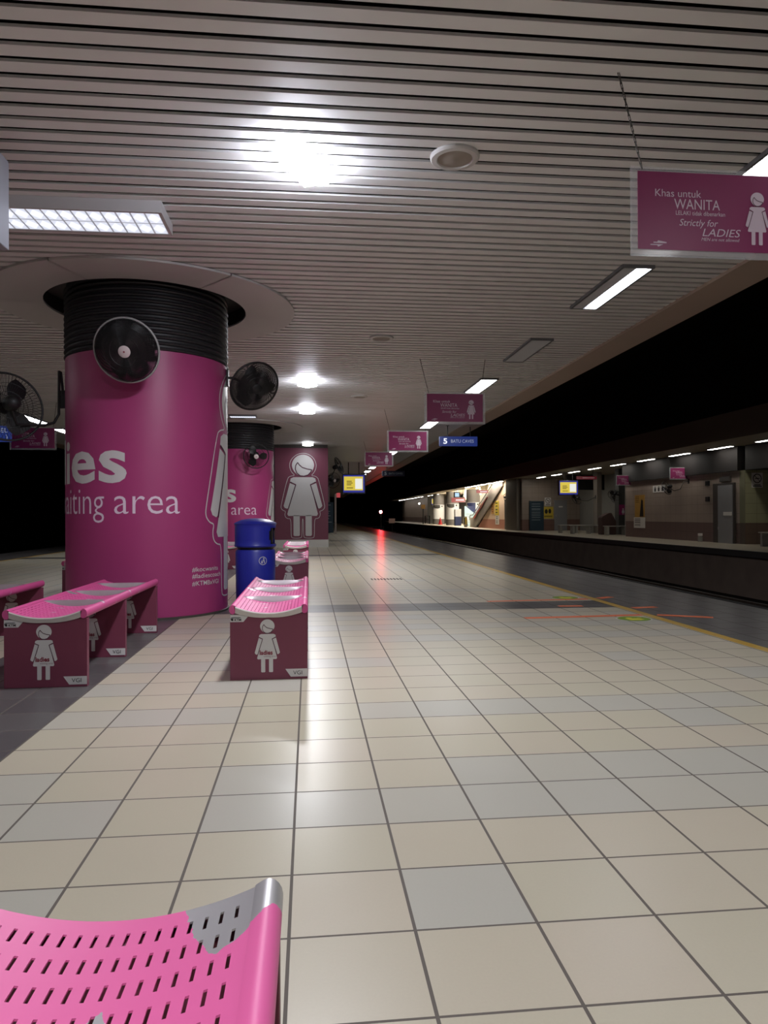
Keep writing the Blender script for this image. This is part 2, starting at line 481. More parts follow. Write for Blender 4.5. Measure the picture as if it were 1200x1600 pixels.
def rrect(x0, x1, y0, y1, r, n=5):
    pts = []
    for cx, cy, a in ((x1-r, y1-r, 0), (x0+r, y1-r, 90), (x0+r, y0+r, 180), (x1-r, y0+r, 270)):
        for i in range(n+1):
            t = math.radians(a+90*i/n); pts.append((cx+r*math.cos(t), cy+r*math.sin(t)))
    return pts
def ell(cx, cy, rx, ry, n=32): return [(cx+rx*math.cos(2*PI*i/n), cy+ry*math.sin(2*PI*i/n)) for i in range(n)]
def stroke(pts, wd, closed=False):
    out = []
    n = len(pts); V = []
    for i, p in enumerate(pts):
        a = pts[(i-1) % n] if closed or i else p
        c = pts[(i+1) % n] if closed or i < n-1 else p
        dx, dy = c[0]-a[0], c[1]-a[1]; L = math.hypot(dx, dy) or 1
        nx, ny = -dy/L*wd/2, dx/L*wd/2
        V += [(p[0]+nx, p[1]+ny), (p[0]-nx, p[1]-ny)]
    F = [(2*i, 2*i+1, 2*((i+1) % n)+1, 2*((i+1) % n)) for i in range(n if closed else n-1)]
    return V, F
def woman(cx, base, h):
    """pictogram of a woman in a dress: (white polygons, dark line polygons, outline stroke), all 2-D"""
    P = lambda x, y: (cx+(x-585)/745*h, base+(1350-y)/745*h)
    white = [
        [P(587+102*math.cos(t)*(1-0.10*max(0, -math.sin(t))), 700-100*math.sin(t)) for t in [2*PI*i/40 for i in range(40)]],
        [P(*q) for q in ((500, 808), (675, 808), (700, 820), (706, 850), (655, 872), (722, 1148), (712, 1165), (452, 1165), (442, 1148), (520, 872), (468, 850), (474, 820))],
        [P(*q) for q in ((466, 862), (514, 882), (456, 1090), (440, 1098), (418, 1090), (409, 1072))],
        [P(*q) for q in ((708, 862), (660, 882), (718, 1090), (734, 1098), (752, 1088), (763, 1072))],
        [P(*q) for q in ((498, 1160), (556, 1160), (556, 1342), (548, 1350), (506, 1350), (498, 1342))],
        [P(*q) for q in ((608, 1160), (666, 1160), (666, 1342), (658, 1350), (616, 1350), (608, 1342))],
    ]
    k = h/745
    dark = []
    fringe = [(538, 672), (552, 694), (580, 718), (622, 732), (668, 740)]
    dark.append(stroke([P(*q) for q in fringe], 9*k))
    face = [(538, 672), (520, 700), (516, 735), (530, 770), (560, 795), (595, 799), (632, 788), (656, 764), (668, 740)]
    dark.append(stroke([P(*q) for q in face], 9*k))
    dark.append(stroke([P(470, 852), P(520, 876), P(452, 1098)], 9*k))
    dark.append(stroke([P(704, 852), P(654, 876), P(722, 1098)], 9*k))
    ol = [P(*q) for q in ((587, 585), (640, 596), (685, 630), (708, 680), (708, 720), (690, 765), (660, 793), (700, 798), (724, 816), (734, 850), (785, 1060), (784, 1095), (760, 1118), (738, 1120),
          (746, 1150), (736, 1180), (716, 1190), (690, 1190), (690, 1350), (680, 1370), (600, 1370), (590, 1350), (588, 1192), (578, 1192), (576, 1350), (566, 1370), (486, 1370), (476, 1350), (476, 1190), (448, 1190),
          (426, 1178), (418, 1150), (428, 1120), (404, 1116), (384, 1094), (386, 1062), (444, 816), (470, 798), (515, 793), (480, 760), (464, 715), (466, 672), (490, 630), (535, 596))]
    for _ in range(2):
        n = len(ol); q = []
        for i in range(n):
            (ax, ay), (bx, by) = ol[i], ol[(i+1) % n]
            q += [(ax*.75+bx*.25, ay*.75+by*.25), (ax*.25+bx*.75, ay*.25+by*.75)]
        ol = q
    return polys2d(*white), dark, stroke(ol, 4.5*k, True)
def woman_art(parent, mapf, cx, base, h, white='white_vinyl', outline=False, step=None, dark='dark_print', name='woman_symbol'):
    wv, dk, ol = woman(cx, base, h)
    o = art(name, [wv] + ([ol] if outline else []), mapf, M[white], parent, step, 0.002)
    art('symbol_lines', dk, mapf, M[dark], parent, step, 0.0036)
    return o

# ------------------------------------------------------------------ the setting
Y0, Y1 = -4.0, 92.0
XE, XW, XF = 4.75, -8.2, 11.5
mb = MB(); mb.box(XW, XE, Y0, Y1, -0.12, 0.0); struct(mb, 'floor', M['floor'])
mb = MB(); mb.box(XF, 19.0, Y0, 112, -0.12, 0.0)
far_floor = struct(mb, 'floor', mat('far_floor', rgb(190, 178, 158), 0.3, var=0.1, scale=1))
mb = MB()
for x0, x1, ye in ((XW-0.02, XW+0.05, Y1), (XE-0.05, XE+0.02, Y1), (XF-0.02, XF+0.05, 112)):
    mb.box(x0, x1, Y0, ye, -0.16, 0.006)
struct(mb, 'trim_1', M['edge_dark'])
mb = MB(); y = Y0
while y < 60:
    mb.box(XE+0.021, XE+0.07, y, y+0.30, -0.10, -0.02); y += 0.56
struct(mb, 'trim_7', mat('fender_rubber', rgb(78, 74, 72), 0.7))
mb = MB(); mb.box(XW+0.15, XE-0.15, Y0, Y1, -1.25, -0.12); mb.box(XF+0.15, 19, Y0, 112, -1.25, -0.12)
struct(mb, 'wall_platform', M['platform_face'])
mb = MB(); mb.box(-18, XF+0.2, Y0, Y1+60, -1.45, -1.25); struct(mb, 'ground', M['pit'])
# slatted ceiling: strips across the platform, open around each column
COLS = [(-1.68, 7.83), (-1.68, 18.1)]
CZ = 3.2
mb = MB(); y = Y0
while y < 88:
    cuts = []
    for cx, cy in COLS:
        d = abs(y+0.046-cy)
        if d < 1.25: hw = math.sqrt(1.25**2-d*d); cuts.append((cx-hw, cx+hw))
    segs = [(-7.5, 3.78)]
    for a, b in cuts:
        segs = [(s, a) for s, e in segs] + [(b, e) for s, e in segs]
    for s, e in segs:
        zz = CZ + random.uniform(-0.0015, 0.0015)
        mb.box(s, e, y, y+0.087, zz, zz+0.016)
    y += 0.132
struct(mb, 'ceiling', M['slat'])
mb = MB(); mb.box(-7.5, 3.78, Y0, 88, 3.44, 3.5); struct(mb, 'ceiling', M['void'])  # dark sheet painted as the shade seen between slats
mb = MB(); mb.box(3.78, 4.21, Y0, 90, 3.17, 3.95); struct(mb, 'trim_2', M['soffit'])
mb = MB(); mb.box(-7.93, -7.5, Y0, 90, 3.17, 3.95); struct(mb, 'trim_3', M['soffit'])
mb = MB(); mb.box(-18, 24, Y0, Y1+60, 6.4, 6.7); struct(mb, 'ceiling', M['tunnel'])
mb = MB(); mb.box(-15.6, -15.2, Y0, Y1+60, -1.3, 6.4); struct(mb, 'wall_left', M['tunnel'])
mb = MB(); mb.box(-18, 24, 150, 150.4, -1.3, 6.4); struct(mb, 'wall_end', M['tunnel'])
mb = MB(); mb.box(-18, 24, Y0-0.4, Y0, -1.3, 6.4); struct(mb, 'wall_back', M['tunnel'])
mb = MB(); mb.box(4.21, 4.3, Y0, 90, 3.95, 6.4); struct(mb, 'wall_upper', M['tunnel'])
# opposite platform shell
mb = MB()
mb.box(12.05, 19, Y0, 50.5, 3.2, 3.34); mb.box(12.05, 13.4, 50.5, 75, 3.2, 3.34); mb.box(12.05, 19, 75, 112, 3.2, 3.34)
struct(mb, 'ceiling', mat('far_ceiling', rgb(150, 140, 124), 0.6, var=0.1, scale=1))
mb = MB(); mb.box(12.0, 12.05, Y0, 112, 3.14, 3.9); struct(mb, 'trim_4', mat('far_fascia', rgb(110, 100, 88), 0.6))
mb = MB(); mb.box(12.05, 12.2, Y0, 112, 3.9, 6.4); struct(mb, 'wall_upper', M['tunnel'])
mb = MB(); mb.box(14.0, 14.2, 22.25, 30.8, 0, 2.4); struct(mb, 'wall_right', M['far_wall'])
mb = MB(); mb.box(13.9, 19, 22.2, 30.9, 2.4, 3.2); struct(mb, 'trim_5', M['bulkhead'])
mb = MB(); mb.box(14.0, 19, 21.95, 22.25, 0, 2.4); struct(mb, 'wall_right', M['far_wall_green'])
mb = MB(); mb.box(14.0, 19, Y0, 21.94, 2.4, 3.2); struct(mb, 'trim_5', M['bulkhead'])
mb = MB(); mb.box(16.6, 16.8, 5, 21.95, 0, 2.4); struct(mb, 'wall_right', M['far_wall'])
mb = MB(); mb.box(16.6, 16.8, 30.9, 43, 0, 3.2); struct(mb, 'wall_right', M['grey_panel'])
mb = MB(); mb.box(14.2, 16.6, 30.6, 30.8, 0, 2.4); struct(mb, 'wall_right', M['dark_panel'])
mb = MB(); mb.box(12.95, 16.8, 43, 43.3, 0, 3.2); struct(mb, 'wall_right', M['far_wall_front'])
mb = MB(); mb.box(12.7, 13.35, 43.3, 45.8, 0, 3.2); struct(mb, 'wall_right', M['pillar'], bevel=0.03)
mb = MB(); mb.box(17.2, 17.4, 45.8, 95, 0, 3.2); struct(mb, 'wall_right', M['grey_panel'])
mb = MB(); mb.box(13.9, 17.2, 84, 84.3, 0, 3.2); struct(mb, 'wall_right', M['grey_panel'])
mb = MB(); mb.box(14.5, 14.7, 84.3, 112, 0, 3.2); struct(mb, 'wall_right', M['far_wall'])
# stair hall over the escalator: shaft rising above the far ceiling
mb = MB(); mb.box(13.4, 19, 50.3, 50.5, 3.34, 6.4); mb.box(13.4, 19, 75, 75.2, 3.34, 6.4); mb.box(13.25, 13.4, 50.3, 75.2, 3.34, 6.4); mb.box(18.8, 19, 50.3, 75.2, 3.2, 6.4)
mb.box(13.4, 18.8, 50.5, 75, 5.2, 5.3)
struct(mb, 'wall_shaft', mat('shaft_paint', rgb(214, 200, 172), 0.7))
# island core beyond the second column
mb = MB(); mb.box(-4.0, 0.585, 22.65, 34.0, 0, 3.2); struct(mb, 'wall_core', mat('core_paint', rgb(96, 84, 88), 0.6, var=0.1))
mb = MB(); mb.box(-1.06, 0.60, 22.585, 22.648, 0, 0.235); mb.box(0.585, 0.60, 22.648, 34, 0, 0.235); struct(mb, 'baseboard_front', mat('white_skirting', rgb(210, 208, 204), 0.5))
mb = MB(); mb.box(-3.6, 1.15, 40.2, 52, 0, 3.2); struct(mb, 'wall_core', mat('core_grey', rgb(122, 112, 112), 0.6, var=0.1))
# rails
mb = MB()
for xc in (6.5, 9.9, -11.0):
    for s in (-0.53, 0.53):
        mb.box(xc+s-0.035, xc+s+0.035, Y0, 150, -1.25, -1.10)
struct(mb, 'track_rails', M['rail_steel'])

# ------------------------------------------------------------------ lights
def louvre_fitting(loc, label, kind, rotz=0.0, L=1.30, W=0.30, drop=0.03):
    t = thing('ceiling_light', label, 'ceiling light', loc, rotz, 'louvred fluorescent fittings on the slatted ceiling')
    f = MB(); d = 0.022
    f.box(-W/2, W/2, 0, d, -drop, 0); f.box(-W/2, W/2, L-d, L, -drop, 0)
    f.box(-W/2, -W/2+d, d, L-d, -drop, 0); f.box(W/2-d, W/2, d, L-d, -drop, 0)
    f.box(-W/2+d, W/2-d, d, L-d, -0.004, 0)
    f.build('housing', M['fitting'] if drop > 0.05 else M['fitting_grey'], t)
    zl = -drop+0.004
    def pane(x0, x1, name, m):
        p = MB(); p.add([(x0, d, zl), (x1, d, zl), (x1, L-d, zl), (x0, L-d, zl)], [(0, 3, 2, 1)]); p.build(name, m, t)
    if kind == 'half':
        pane(0.01, W/2-d, 'lit_louvre', M['louvre_half']); pane(-W/2+d, -0.01, 'dark_louvre', M['louvre_off'])
    else:
        pane(-W/2+d, W/2-d, 'louvre', M[{'row': 'louvre_row', 'lit': 'louvre_lit', 'strong': 'louvre_strong', 'off': 'louvre_off'}[kind]])
    return t
X = 2.91
names = {
 3.10: ('lit ceiling fitting behind the nearest hanging sign, cut by the right edge of the photo', 'lit'),
 6.10: ('ceiling fitting with one bright tube lit and one dark, nearest whole one beside the soffit', 'half'),
 8.76: ('unlit dark louvred ceiling fitting, the only one switched off in the right row', 'off'),
 11.40: ('lit louvred ceiling fitting just above the second hanging ladies sign', 'lit'),
 14.05: ('lit louvred ceiling fitting hidden behind the second hanging ladies sign', 'lit'),
 16.68: ('lit louvred ceiling fitting between the second and third hanging ladies signs', 'lit'),
 19.35: ('lit louvred ceiling fitting hidden behind the third hanging ladies sign', 'lit'),
 22.0: ('lit louvred ceiling fitting hidden behind the third hanging sign, farther of two', 'lit'),  # unseen fitting added to brighten the floor farther along
 24.6: ('small lit ceiling fitting at the right top corner of the fourth hanging sign', 'lit'),
 27.3: ('lit louvred ceiling fitting hidden behind the fourth hanging sign, nearer of two', 'lit'),  # this one and the next are also added, unseen
 29.95: ('lit louvred ceiling fitting hidden behind the fourth hanging sign, farther of two', 'lit'),
 32.6: ('lit ceiling fitting first below the fourth hanging sign, nearest of a far run of four', 'lit'),
 35.3: ('lit ceiling fitting second in the far run above the yellow screen', 'lit'),
 38.2: ('lit ceiling fitting third in the far run above the yellow screen', 'lit'),
 41.6: ('farthest lit ceiling fitting, just over the top edge of the yellow screen', 'lit'),
}
for y, (lb, k) in names.items(): louvre_fitting((X, y, CZ), lb, 'row' if k == 'lit' else k)
for y in (-2.6, 0.2):  # unseen fittings added as fill for the near platform
    louvre_fitting((X, y, CZ), 'lit louvred ceiling fitting behind the photographer, outside the photo', 'strong')
louvre_fitting((-1.02, 5.38, CZ), 'white surface mounted fitting with lit louvre, upper left beside the big column', 'lit', PI/2, 1.25, 0.42, 0.085)
louvre_fitting((-1.14, 16.1, CZ), 'thin lit fitting seen edge-on between the two magenta columns', 'lit', PI/2, 0.60, 0.3, 0.04)
louvre_fitting((-6.2, 16.2, CZ), 'lit ceiling fitting seen through the wire guard of the left fan', 'row', 0, 1.5)
louvre_fitting((-6.25, 18.75, CZ), 'small lit ceiling fitting just left of the big column, beyond the fan', 'row')
for y in (-2.4, 0.3, 3.0, 5.7, 8.4):  # unseen left row added to lift the ambient light
    louvre_fitting((-6.2, y, CZ), 'lit louvred ceiling fitting over the left side of the platform, outside the photo', 'strong')

def floodlight(loc, label, s, rot, m, ms, sy=None):
    sy = sy or s; D = 0.10
    t = thing('floodlight', label, 'ceiling light', loc, rot, 'LED lamps along the middle of the ceiling')
    a, b = s/2, sy/2
    h = MB(); h.box(-a+.02, a-.02, -b+.02, b-.02, -0.018, 0); h.build('housing', M['fitting'], t)
    d = MB(); d.add([(-a, -b, -D), (a, -b, -D), (a, b, -D), (-a, b, -D)], [(0, 3, 2, 1)]); d.build('led_panel', m, t)
    e = MB()
    e.add([(-a, -b, -D), (a, -b, -D), (a, b, -D), (-a, b, -D), (-a, -b, -0.018), (a, -b, -0.018), (a, b, -0.018), (-a, b, -0.018)],
          [(0, 1, 5, 4), (1, 2, 6, 5), (2, 3, 7, 6), (3, 0, 4, 7)])
    e.build('diffuser_rim', ms, t)  # glowing rim added to imitate lens bloom on the ceiling
    return t
floodlight((-0.03, 4.42, CZ), 'dazzling white square LED floodlight on the ceiling, largest lamp in the photo', 0.17, math.radians(-24), M['flood'], M['flood_side'], 0.42)
floodlight((-0.02, 11.8, CZ), 'bright LED ceiling lamp right of the grey fan, first of the small distant row', 0.22, math.radians(45), M['down'], M['flood_side'])
floodlight((-0.03, 14.95, CZ), 'bright LED ceiling lamp, second of the small distant row', 0.22, math.radians(45), M['down'], M['flood_side'])
floodlight((-0.03, 21.9, CZ), 'LED ceiling lamp farthest along, above the head of the big wall figure', 0.22, math.radians(45), M['down_weak'], M['rim_weak'])
floodlight((-0.04, -0.6, CZ), 'LED floodlight behind the photographer, outside the photo', 0.17, math.radians(-24), M['flood'], M['flood_side'], 0.42)  # unseen lamp added to light the near floor and bench

# ------------------------------------------------------------------ columns
def column_map(r=0.81):
    return lambda s, z, off: Vector(((r+off)*math.sin(s/0.81), -(r+off)*math.cos(s/0.81), z))
def make_column(loc, label, full):
    t = thing('support_column', label, 'column', (loc[0], loc[1], 0), 0, 'magenta wrapped columns')
    s = MB(); s.lathe([(0.0, 0.0), (0.81, 0.0), (0.81, 2.575), (0.0, 2.575)], 96); s.build('shaft', M['magenta'], t, smooth=40)
    p = [(0.79, 2.576)]
    z = 2.58
    while z < 3.30:
        p += [(0.815, z), (0.822, z+0.012), (0.815, z+0.026), (0.800, z+0.032), (0.800, z+0.048)]; z += 0.056
    p += [(0.79, 3.40)]
    s = MB(); s.lathe(p, 72); s.build('louvre_band', M['louvre_black'], t, smooth=30)
    s = MB(); s.lathe([(0.818, 0.0), (0.822, 0.0), (0.822, 0.02), (0.811, 0.022)], 72); s.build('base_strip', M['frame_dark'], t)
    s = MB(); gap = 0.004
    for k in range(6):
        a0, a1 = math.radians(60*k+10)+gap, math.radians(60*k+70)-gap
        s.lathe([(1.01, 3.175), (1.53, 3.175), (1.53, 3.195), (1.01, 3.195), (1.01, 3.175)], 16, a0, a1)
    s.build('ceiling_collar', M['collar'], t)
    s = MB(); s.lathe([(1.005, 3.197), (1.05, 3.36), (0.80, 3.42)], 64); s.build('collar_recess', M['dark_panel'], t, smooth=40)
    mp = column_map()
    art('lettering', [text_fit(ch, a, b, 1.325, 0.425, bold=0.022) for ch, a, b in (('l', -1.80, -1.70), ('a', -1.66, -1.31), ('d', -1.27, -0.90), ('i', -0.855, -0.745), ('e', -0.705, -0.345), ('s', -0.308, -0.030))], mp, M['white_vinyl'], t, 0.04)
    art('small_lettering', [text_fit('waiting', -1.10, -0.252, 1.015, 0.263, bold=-0.008), text_fit('area', -0.150, 0.46, 1.015, 0.263, bold=-0.008)], mp, M['white_print'], t, 0.04)
    art('hashtags', [text_fit('#kocwanita', 0.587, 0.955, 0.444, 0.045, bold=0.003), text_fit('#ladiescoach', 0.587, 1.005, 0.379, 0.045, bold=0.003),
                     text_fit('#KTMBxVGI', 0.587, 0.965, 0.306, 0.045, bold=0.003)], mp, M['white_vinyl'], t, 0.04)
    woman_art(t, mp, 1.36, 0.22, 2.24, outline=True, step=0.05)
    return t
make_column(COLS[0], 'large round column wrapped in magenta with white ladies lettering, nearest the camera', True)
make_column(COLS[1], 'second magenta column, farther back and half hidden behind the nearest one', True)

# big figure panel on the island core
t = thing('wall_panel', 'tall magenta wall panel with one large white woman figure beyond the columns', 'panel', (-0.235, 22.648, 0.236))
s = MB(); s.box(-0.82, 0.83, -0.02, 0, 0.0, 2.86); s.build('panel_sheet', M['wine'], t)
woman_art(t, flat_front(0, -0.02, 0), 0.045, 0.115, 2.52, outline=True, white='white_vinyl')
mb = MB(); mb.box(-1.05, 0.585, 22.62, 22.648, 3.1, 3.198); struct(mb, 'trim_6', M['frame_dark'])

# ------------------------------------------------------------------ benches
BW, BL = 0.225, 2.0
CRESTS = (0.56, 1.17, 1.76)
def sag(y):
    s = 1.0
    for c in CRESTS:
        if c-0.014 <= y <= c: s = min(s, (c-y)/0.014)
        elif c < y < c+0.16:
            t = (y-c)/0.16; s = min(s, t*t*(3-2*t))
    return s
def seat_z(x, y): return 0.446 - 0.040*sag(y)*(1-(x/0.20)**2) if abs(x) < 0.20 else 0.446
def bench_seat(vinyl, flip=False):
    """seat sheet with real slotted holes; crest faces are a part of their own"""
    pitch, sw = 0.0216, 0.0052
    nslot = 17; xs0 = -pitch*(nslot-1)/2
    xs = [-0.20, -0.19]
    for i in range(nslot):
        xc = xs0+i*pitch; xs += [xc-sw/2, xc+sw/2]
    xs += [0.19, 0.20]
    ys = [0.0, 0.012]; holes = []
    rows = []
    y = 0.035
    while y < BL-0.05:
        ok = all(not (c-0.03 < y+0.03 and y < c+0.09) for c in CRESTS)
        if ok: rows.append(y)
        y += 0.0565
    for r in rows: ys += [r, r+0.015, r+0.030]
    for c in CRESTS: ys += [c-0.0145, c-0.007, c, c+0.02, c+0.045, c+0.07]
    ys += [BL-0.012, BL]
    ys = sorted(set(round(v, 4) for v in ys))
    V = [(x, y, seat_z(x, y)) for y in ys for x in xs]; nx = len(xs)
    F, G = [], []
    hole = {i for i in range(len(xs)-1) if any(abs((xs[i]+xs[i+1])/2-(xs0+k*pitch)) < 1e-4 and xs[i+1]-xs[i] < 0.006 for k in range(nslot))}
    for j in range(len(ys)-1):
        ym = (ys[j]+ys[j+1])/2
        inrow = any(r < ym < r+0.030 for r in rows)
        crest = any(c-0.0146 < ym < c for c in CRESTS)
        for i in range(nx-1):
            if inrow and i in hole: continue
            (G if crest else F).append((j*nx+i, j*nx+i+1, (j+1)*nx+i+1, (j+1)*nx+i))
    return V, F, G
def build_sheet(V, F, name, m, parent, th=0.003):
    mbx = MB(); mbx.add(V, F)
    me = bpy.data.meshes.new(name); me.from_pydata(mbx.v, [], mbx.f)
    bm = bmesh.new(); bm.from_mesh(me)
    bmesh.ops.delete(bm, geom=[v for v in bm.verts if not v.link_faces], context='VERTS')
    bmesh.ops.solidify(bm, geom=bm.faces[:], thickness=-th) if False else None
    # lower skin and rims
    low = {v: bm.verts.new((v.co.x, v.co.y, v.co.z-th)) for v in list(bm.verts)}
    fs = list(bm.faces)
    edges = [e for e in bm.edges if len(e.link_faces) == 1]
    for e in edges:
        a, b = e.verts
        bm.faces.new((a, b, low[b], low[a]))
    for f in fs: bm.faces.new([low[v] for v in reversed(f.verts)])
    bmesh.ops.recalc_face_normals(bm, faces=bm.faces)
    bm.to_mesh(me); bm.free()
    me.materials.append(m)
    for p in me.polygons: p.use_smooth = True
    try: me.set_sharp_from_angle(angle=math.radians(35))
    except Exception: pass
    o = bpy.data.objects.new(name, me); COL.objects.link(o); o.parent = parent
    return o
def end_cap(y, sgn):
    """bare steel lip under the dished edge of the seat end"""
    m_ = MB(); top, bot = [], []
    n = 20
    for i in range(n+1):
        x = -0.20+0.40*i/n
        top.append((x, seat_z(x, 0))); 
    prof = []
    for x, z in top: prof.append((x, z, z-0.028 - 0.012*(abs(x)/0.2)))
    vs, fs = [], []
    for x, zt, zb in prof:
        vs += [(x, y, zt), (x, y+sgn*0.004, zt-0.006), (x, y, zb), (x, y-sgn*0.03, zb)]
    for i in range(n):
        for k in range(3):
            a = i*4+k; fs.append((a, a+1, a+5, a+4))
    m_.add(vs, fs)
    return m_
def make_bench(label, vinyl, group, name='bench', loc=(0, 0, 0), rot=0.0, rail_caps=True):
    t = thing(name, label, 'bench', loc, rot, group)
    V, F, G = bench_seat(vinyl)
    build_sheet(V, F, 'seat', vinyl, t)
    for c in CRESTS:
        build_sheet(V, [f for f in G if all(c-0.016 < V[i][1] < c+0.001 for i in f)], 'seat_ridge', M['steel'], t)
    for sx in (-1, 1):
        r = MB(); prof = []
        # rolled side rail with open inner edge
        for i in range(13):
            a = math.radians(110 - 250*i/12)
            prof.append((0.2150+0.021*math.cos(a), 0.428+0.028*math.sin(a)))
        prof.insert(0, (0.195, 0.4468))
        vs, fs = [], []
        for yy in (0.0, BL):
            for x, z in prof: vs.append((sx*x, yy, z))
        n = len(prof)
        fs += [(i, i+1, n+i+1, n+i) for i in range(n-1)]
        fs += [tuple(range(1, n)), tuple(n+k for k in range(1, n))]
        r.add(vs, fs); r.build('side_rail', vinyl, t, smooth=50)
    end_cap(0.0, -1).build('end_lip', M['steel_lip'], t, smooth=40)
    end_cap(BL, 1).build('end_lip', M['steel_lip'], t, smooth=40)
    for k, y0 in enumerate((0.015, 0.90, BL-0.055)):
        p = MB(); p.box(-0.232, 0.232, y0, y0+0.04, 0.0, 0.398)
        pn = p.build('end_panel' if k != 1 else 'middle_panel', M['wine'], t, bevel=0.002)
        mp = flat_front(0, y0, 0)
        woman_art(pn, mp, -0.01, 0.045, 0.318)
        a = art('operator_label', [polys2d([(-0.231, 0.396), (-0.115, 0.396), (-0.152, 0.352), (-0.231, 0.352)])], mp, M['white_vinyl'], pn, None, 0.0016)
        b = art('advertiser_label', [polys2d([(0.098, 0.062), (0.231, 0.062), (0.231, 0.014), (0.131, 0.014)])], mp, M['white_vinyl'], pn, None, 0.0016)
        art('operator_print', [text_fit('KTM', -0.205, -0.165, 0.358, 0.014, bold=0.03), polys2d([(-0.228, 0.376), (-0.165, 0.376), (-0.172, 0.380), (-0.222, 0.380)], [(-0.229, 0.374), (-0.212, 0.374), (-0.212, 0.358), (-0.224, 0.360)])], mp, M['black_print'], pn, None, 0.0026)
        art('advertiser_print', [text_fit('VGI', 0.145, 0.200, 0.027, 0.024)], mp, M['black_print'], pn, None, 0.0026)
        art('dress_print', [text_fit('ladies', -0.056, 0.022, 0.152, 0.026, bold=0.03)], mp, M['red_print'], pn, None, 0.004)
        art('dress_small_print', [text_fit('waiting area', -0.032, 0.042, 0.136, 0.012)], mp, M['grey_print'], pn, None, 0.004)
    return t
GB = 'pink slotted benches with wine coloured panels'
b2 = make_bench('pink slotted bench in front of the blue bin, its end panel facing the camera squarely', M['vinyl'], GB, loc=(-0.245, 4.41, 0))
dup(b2, (-0.245, 9.12, 0), 0, 'pink bench directly behind the blue bin, half hidden by the bench before it')
dup(b2, (-0.245, 13.45, 0), 0, 'farthest small pink bench, below the legs of the large wall figure')
dup(b2, (-1.525, 4.36, 0), 0, 'long pink bench standing in front of the nearest column, seen from its right side')
dup(b2, (-2.46, 4.36, 0), 0, 'pink bench cut by the left edge of the photo, only its far end showing')
dup(b2, (-2.72, 9.0, 0), 0, 'bench showing only a sliver at the left side of the nearest column')
dup(b2, (-1.525, 13.6, 0), 0, 'bench end peeking out between the nearest column and the blue bin')
fgv = vinyl_material('pink_vinyl_foreground', rgb(224, 100, 160), (0.62, 0.61, 0.63, 1),
    patches=[[(-x, 2.0-y) for x, y in ((0.245, 2.02), (0.09, 2.02), (0.085, 1.985), (0.115, 1.93), (0.122, 1.905), (0.155, 1.865), (0.19, 1.89), (0.245, 1.955))][::1],
             [(-x, 2.0-y) for x, y in ((0.03, 1.80), (-0.005, 1.76), (-0.04, 1.72), (0.03, 1.70), (0.06, 1.745))]], thresh=0.76, nscale=9)
make_bench('close pink slotted bench at the bottom left corner with peeled grey corner', fgv, GB, loc=(-0.276, 1.085, 0), rot=PI)

# ------------------------------------------------------------------ blue bin
t = thing('litter_bin', 'blue plastic litter bin with hood, standing behind the front bench', 'bin', (-0.585, 8.0, 0))
s = MB(); s.lathe([(0, 0), (0.205, 0), (0.21, 0.01), (0.216, 0.60), (0.205, 0.625), (0, 0.625)], 48); s.build('body', M['bin_blue'], t, smooth=40)
s = MB(); s.lathe([(0.18, 0.625), (0.19, 0.66)], 48); s.lathe([(0.19, 0.625), (0.205, 0.66), (0.20, 0.69)], 48); s.build('neck', M['black_plastic'], t)
# hood with a real opening on the side towards the platform edge
hood = MB(); zs = [0.655, 0.67, 0.685, 0.73, 0.77, 0.80, 0.83, 0.86, 0.888, 0.896]
rr = [0.222, 0.228, 0.222, 0.222, 0.222, 0.222, 0.222, 0.222, 0.222, 0.226]
na = 64; vs = []; fs = []
for k in range(na):
    a = 2*PI*k/na
    for z, r in zip(zs, rr): vs.append((r*math.cos(a), r*math.sin(a), z))
P = len(zs)
for k in range(na):
    a = (2*PI*(k+0.5)/na + PI) % (2*PI) - PI
    for i in range(P-1):
        if abs(a-math.radians(-8)) < math.radians(38) and 2 <= i <= 6 and not (abs(a-math.radians(-8)) > math.radians(30) and i in (2, 6)): continue
        fs.append((k*P+i, ((k+1) % na)*P+i, ((k+1) % na)*P+i+1, k*P+i+1))
hood.add(vs, fs)
hood.lathe([(0.226, 0.896), (0.232, 0.905), (0.215, 0.92), (0.15, 0.948), (0.07, 0.962), (0.0, 0.965)], 64)
hood.build('hood', M['bin_blue'], t, smooth=40)
s = MB(); s.lathe([(0.19, 0.66), (0.19, 0.89), (0.0, 0.892)], 32); s.build('liner', M['black_plastic'], t)
bmap = lambda a, b, off: Vector(((0.2135+off)*math.sin(a/0.2135), -(0.2135+off)*math.cos(a/0.2135), b))
art('litter_symbol', [stroke(ell(0.095, 0.51, 0.042, 0.042, 28), 0.006, True), polys2d(ell(0.104, 0.534, 0.008, 0.008, 12), [(0.096, 0.523), (0.112, 0.523), (0.116, 0.488), (0.108, 0.482), (0.104, 0.505), (0.092, 0.508)],
     [(0.074, 0.505), (0.094, 0.505), (0.091, 0.482), (0.077, 0.482)], ell(0.083, 0.513, 0.004, 0.004, 8))], bmap, M['white_vinyl'], t, 0.01)

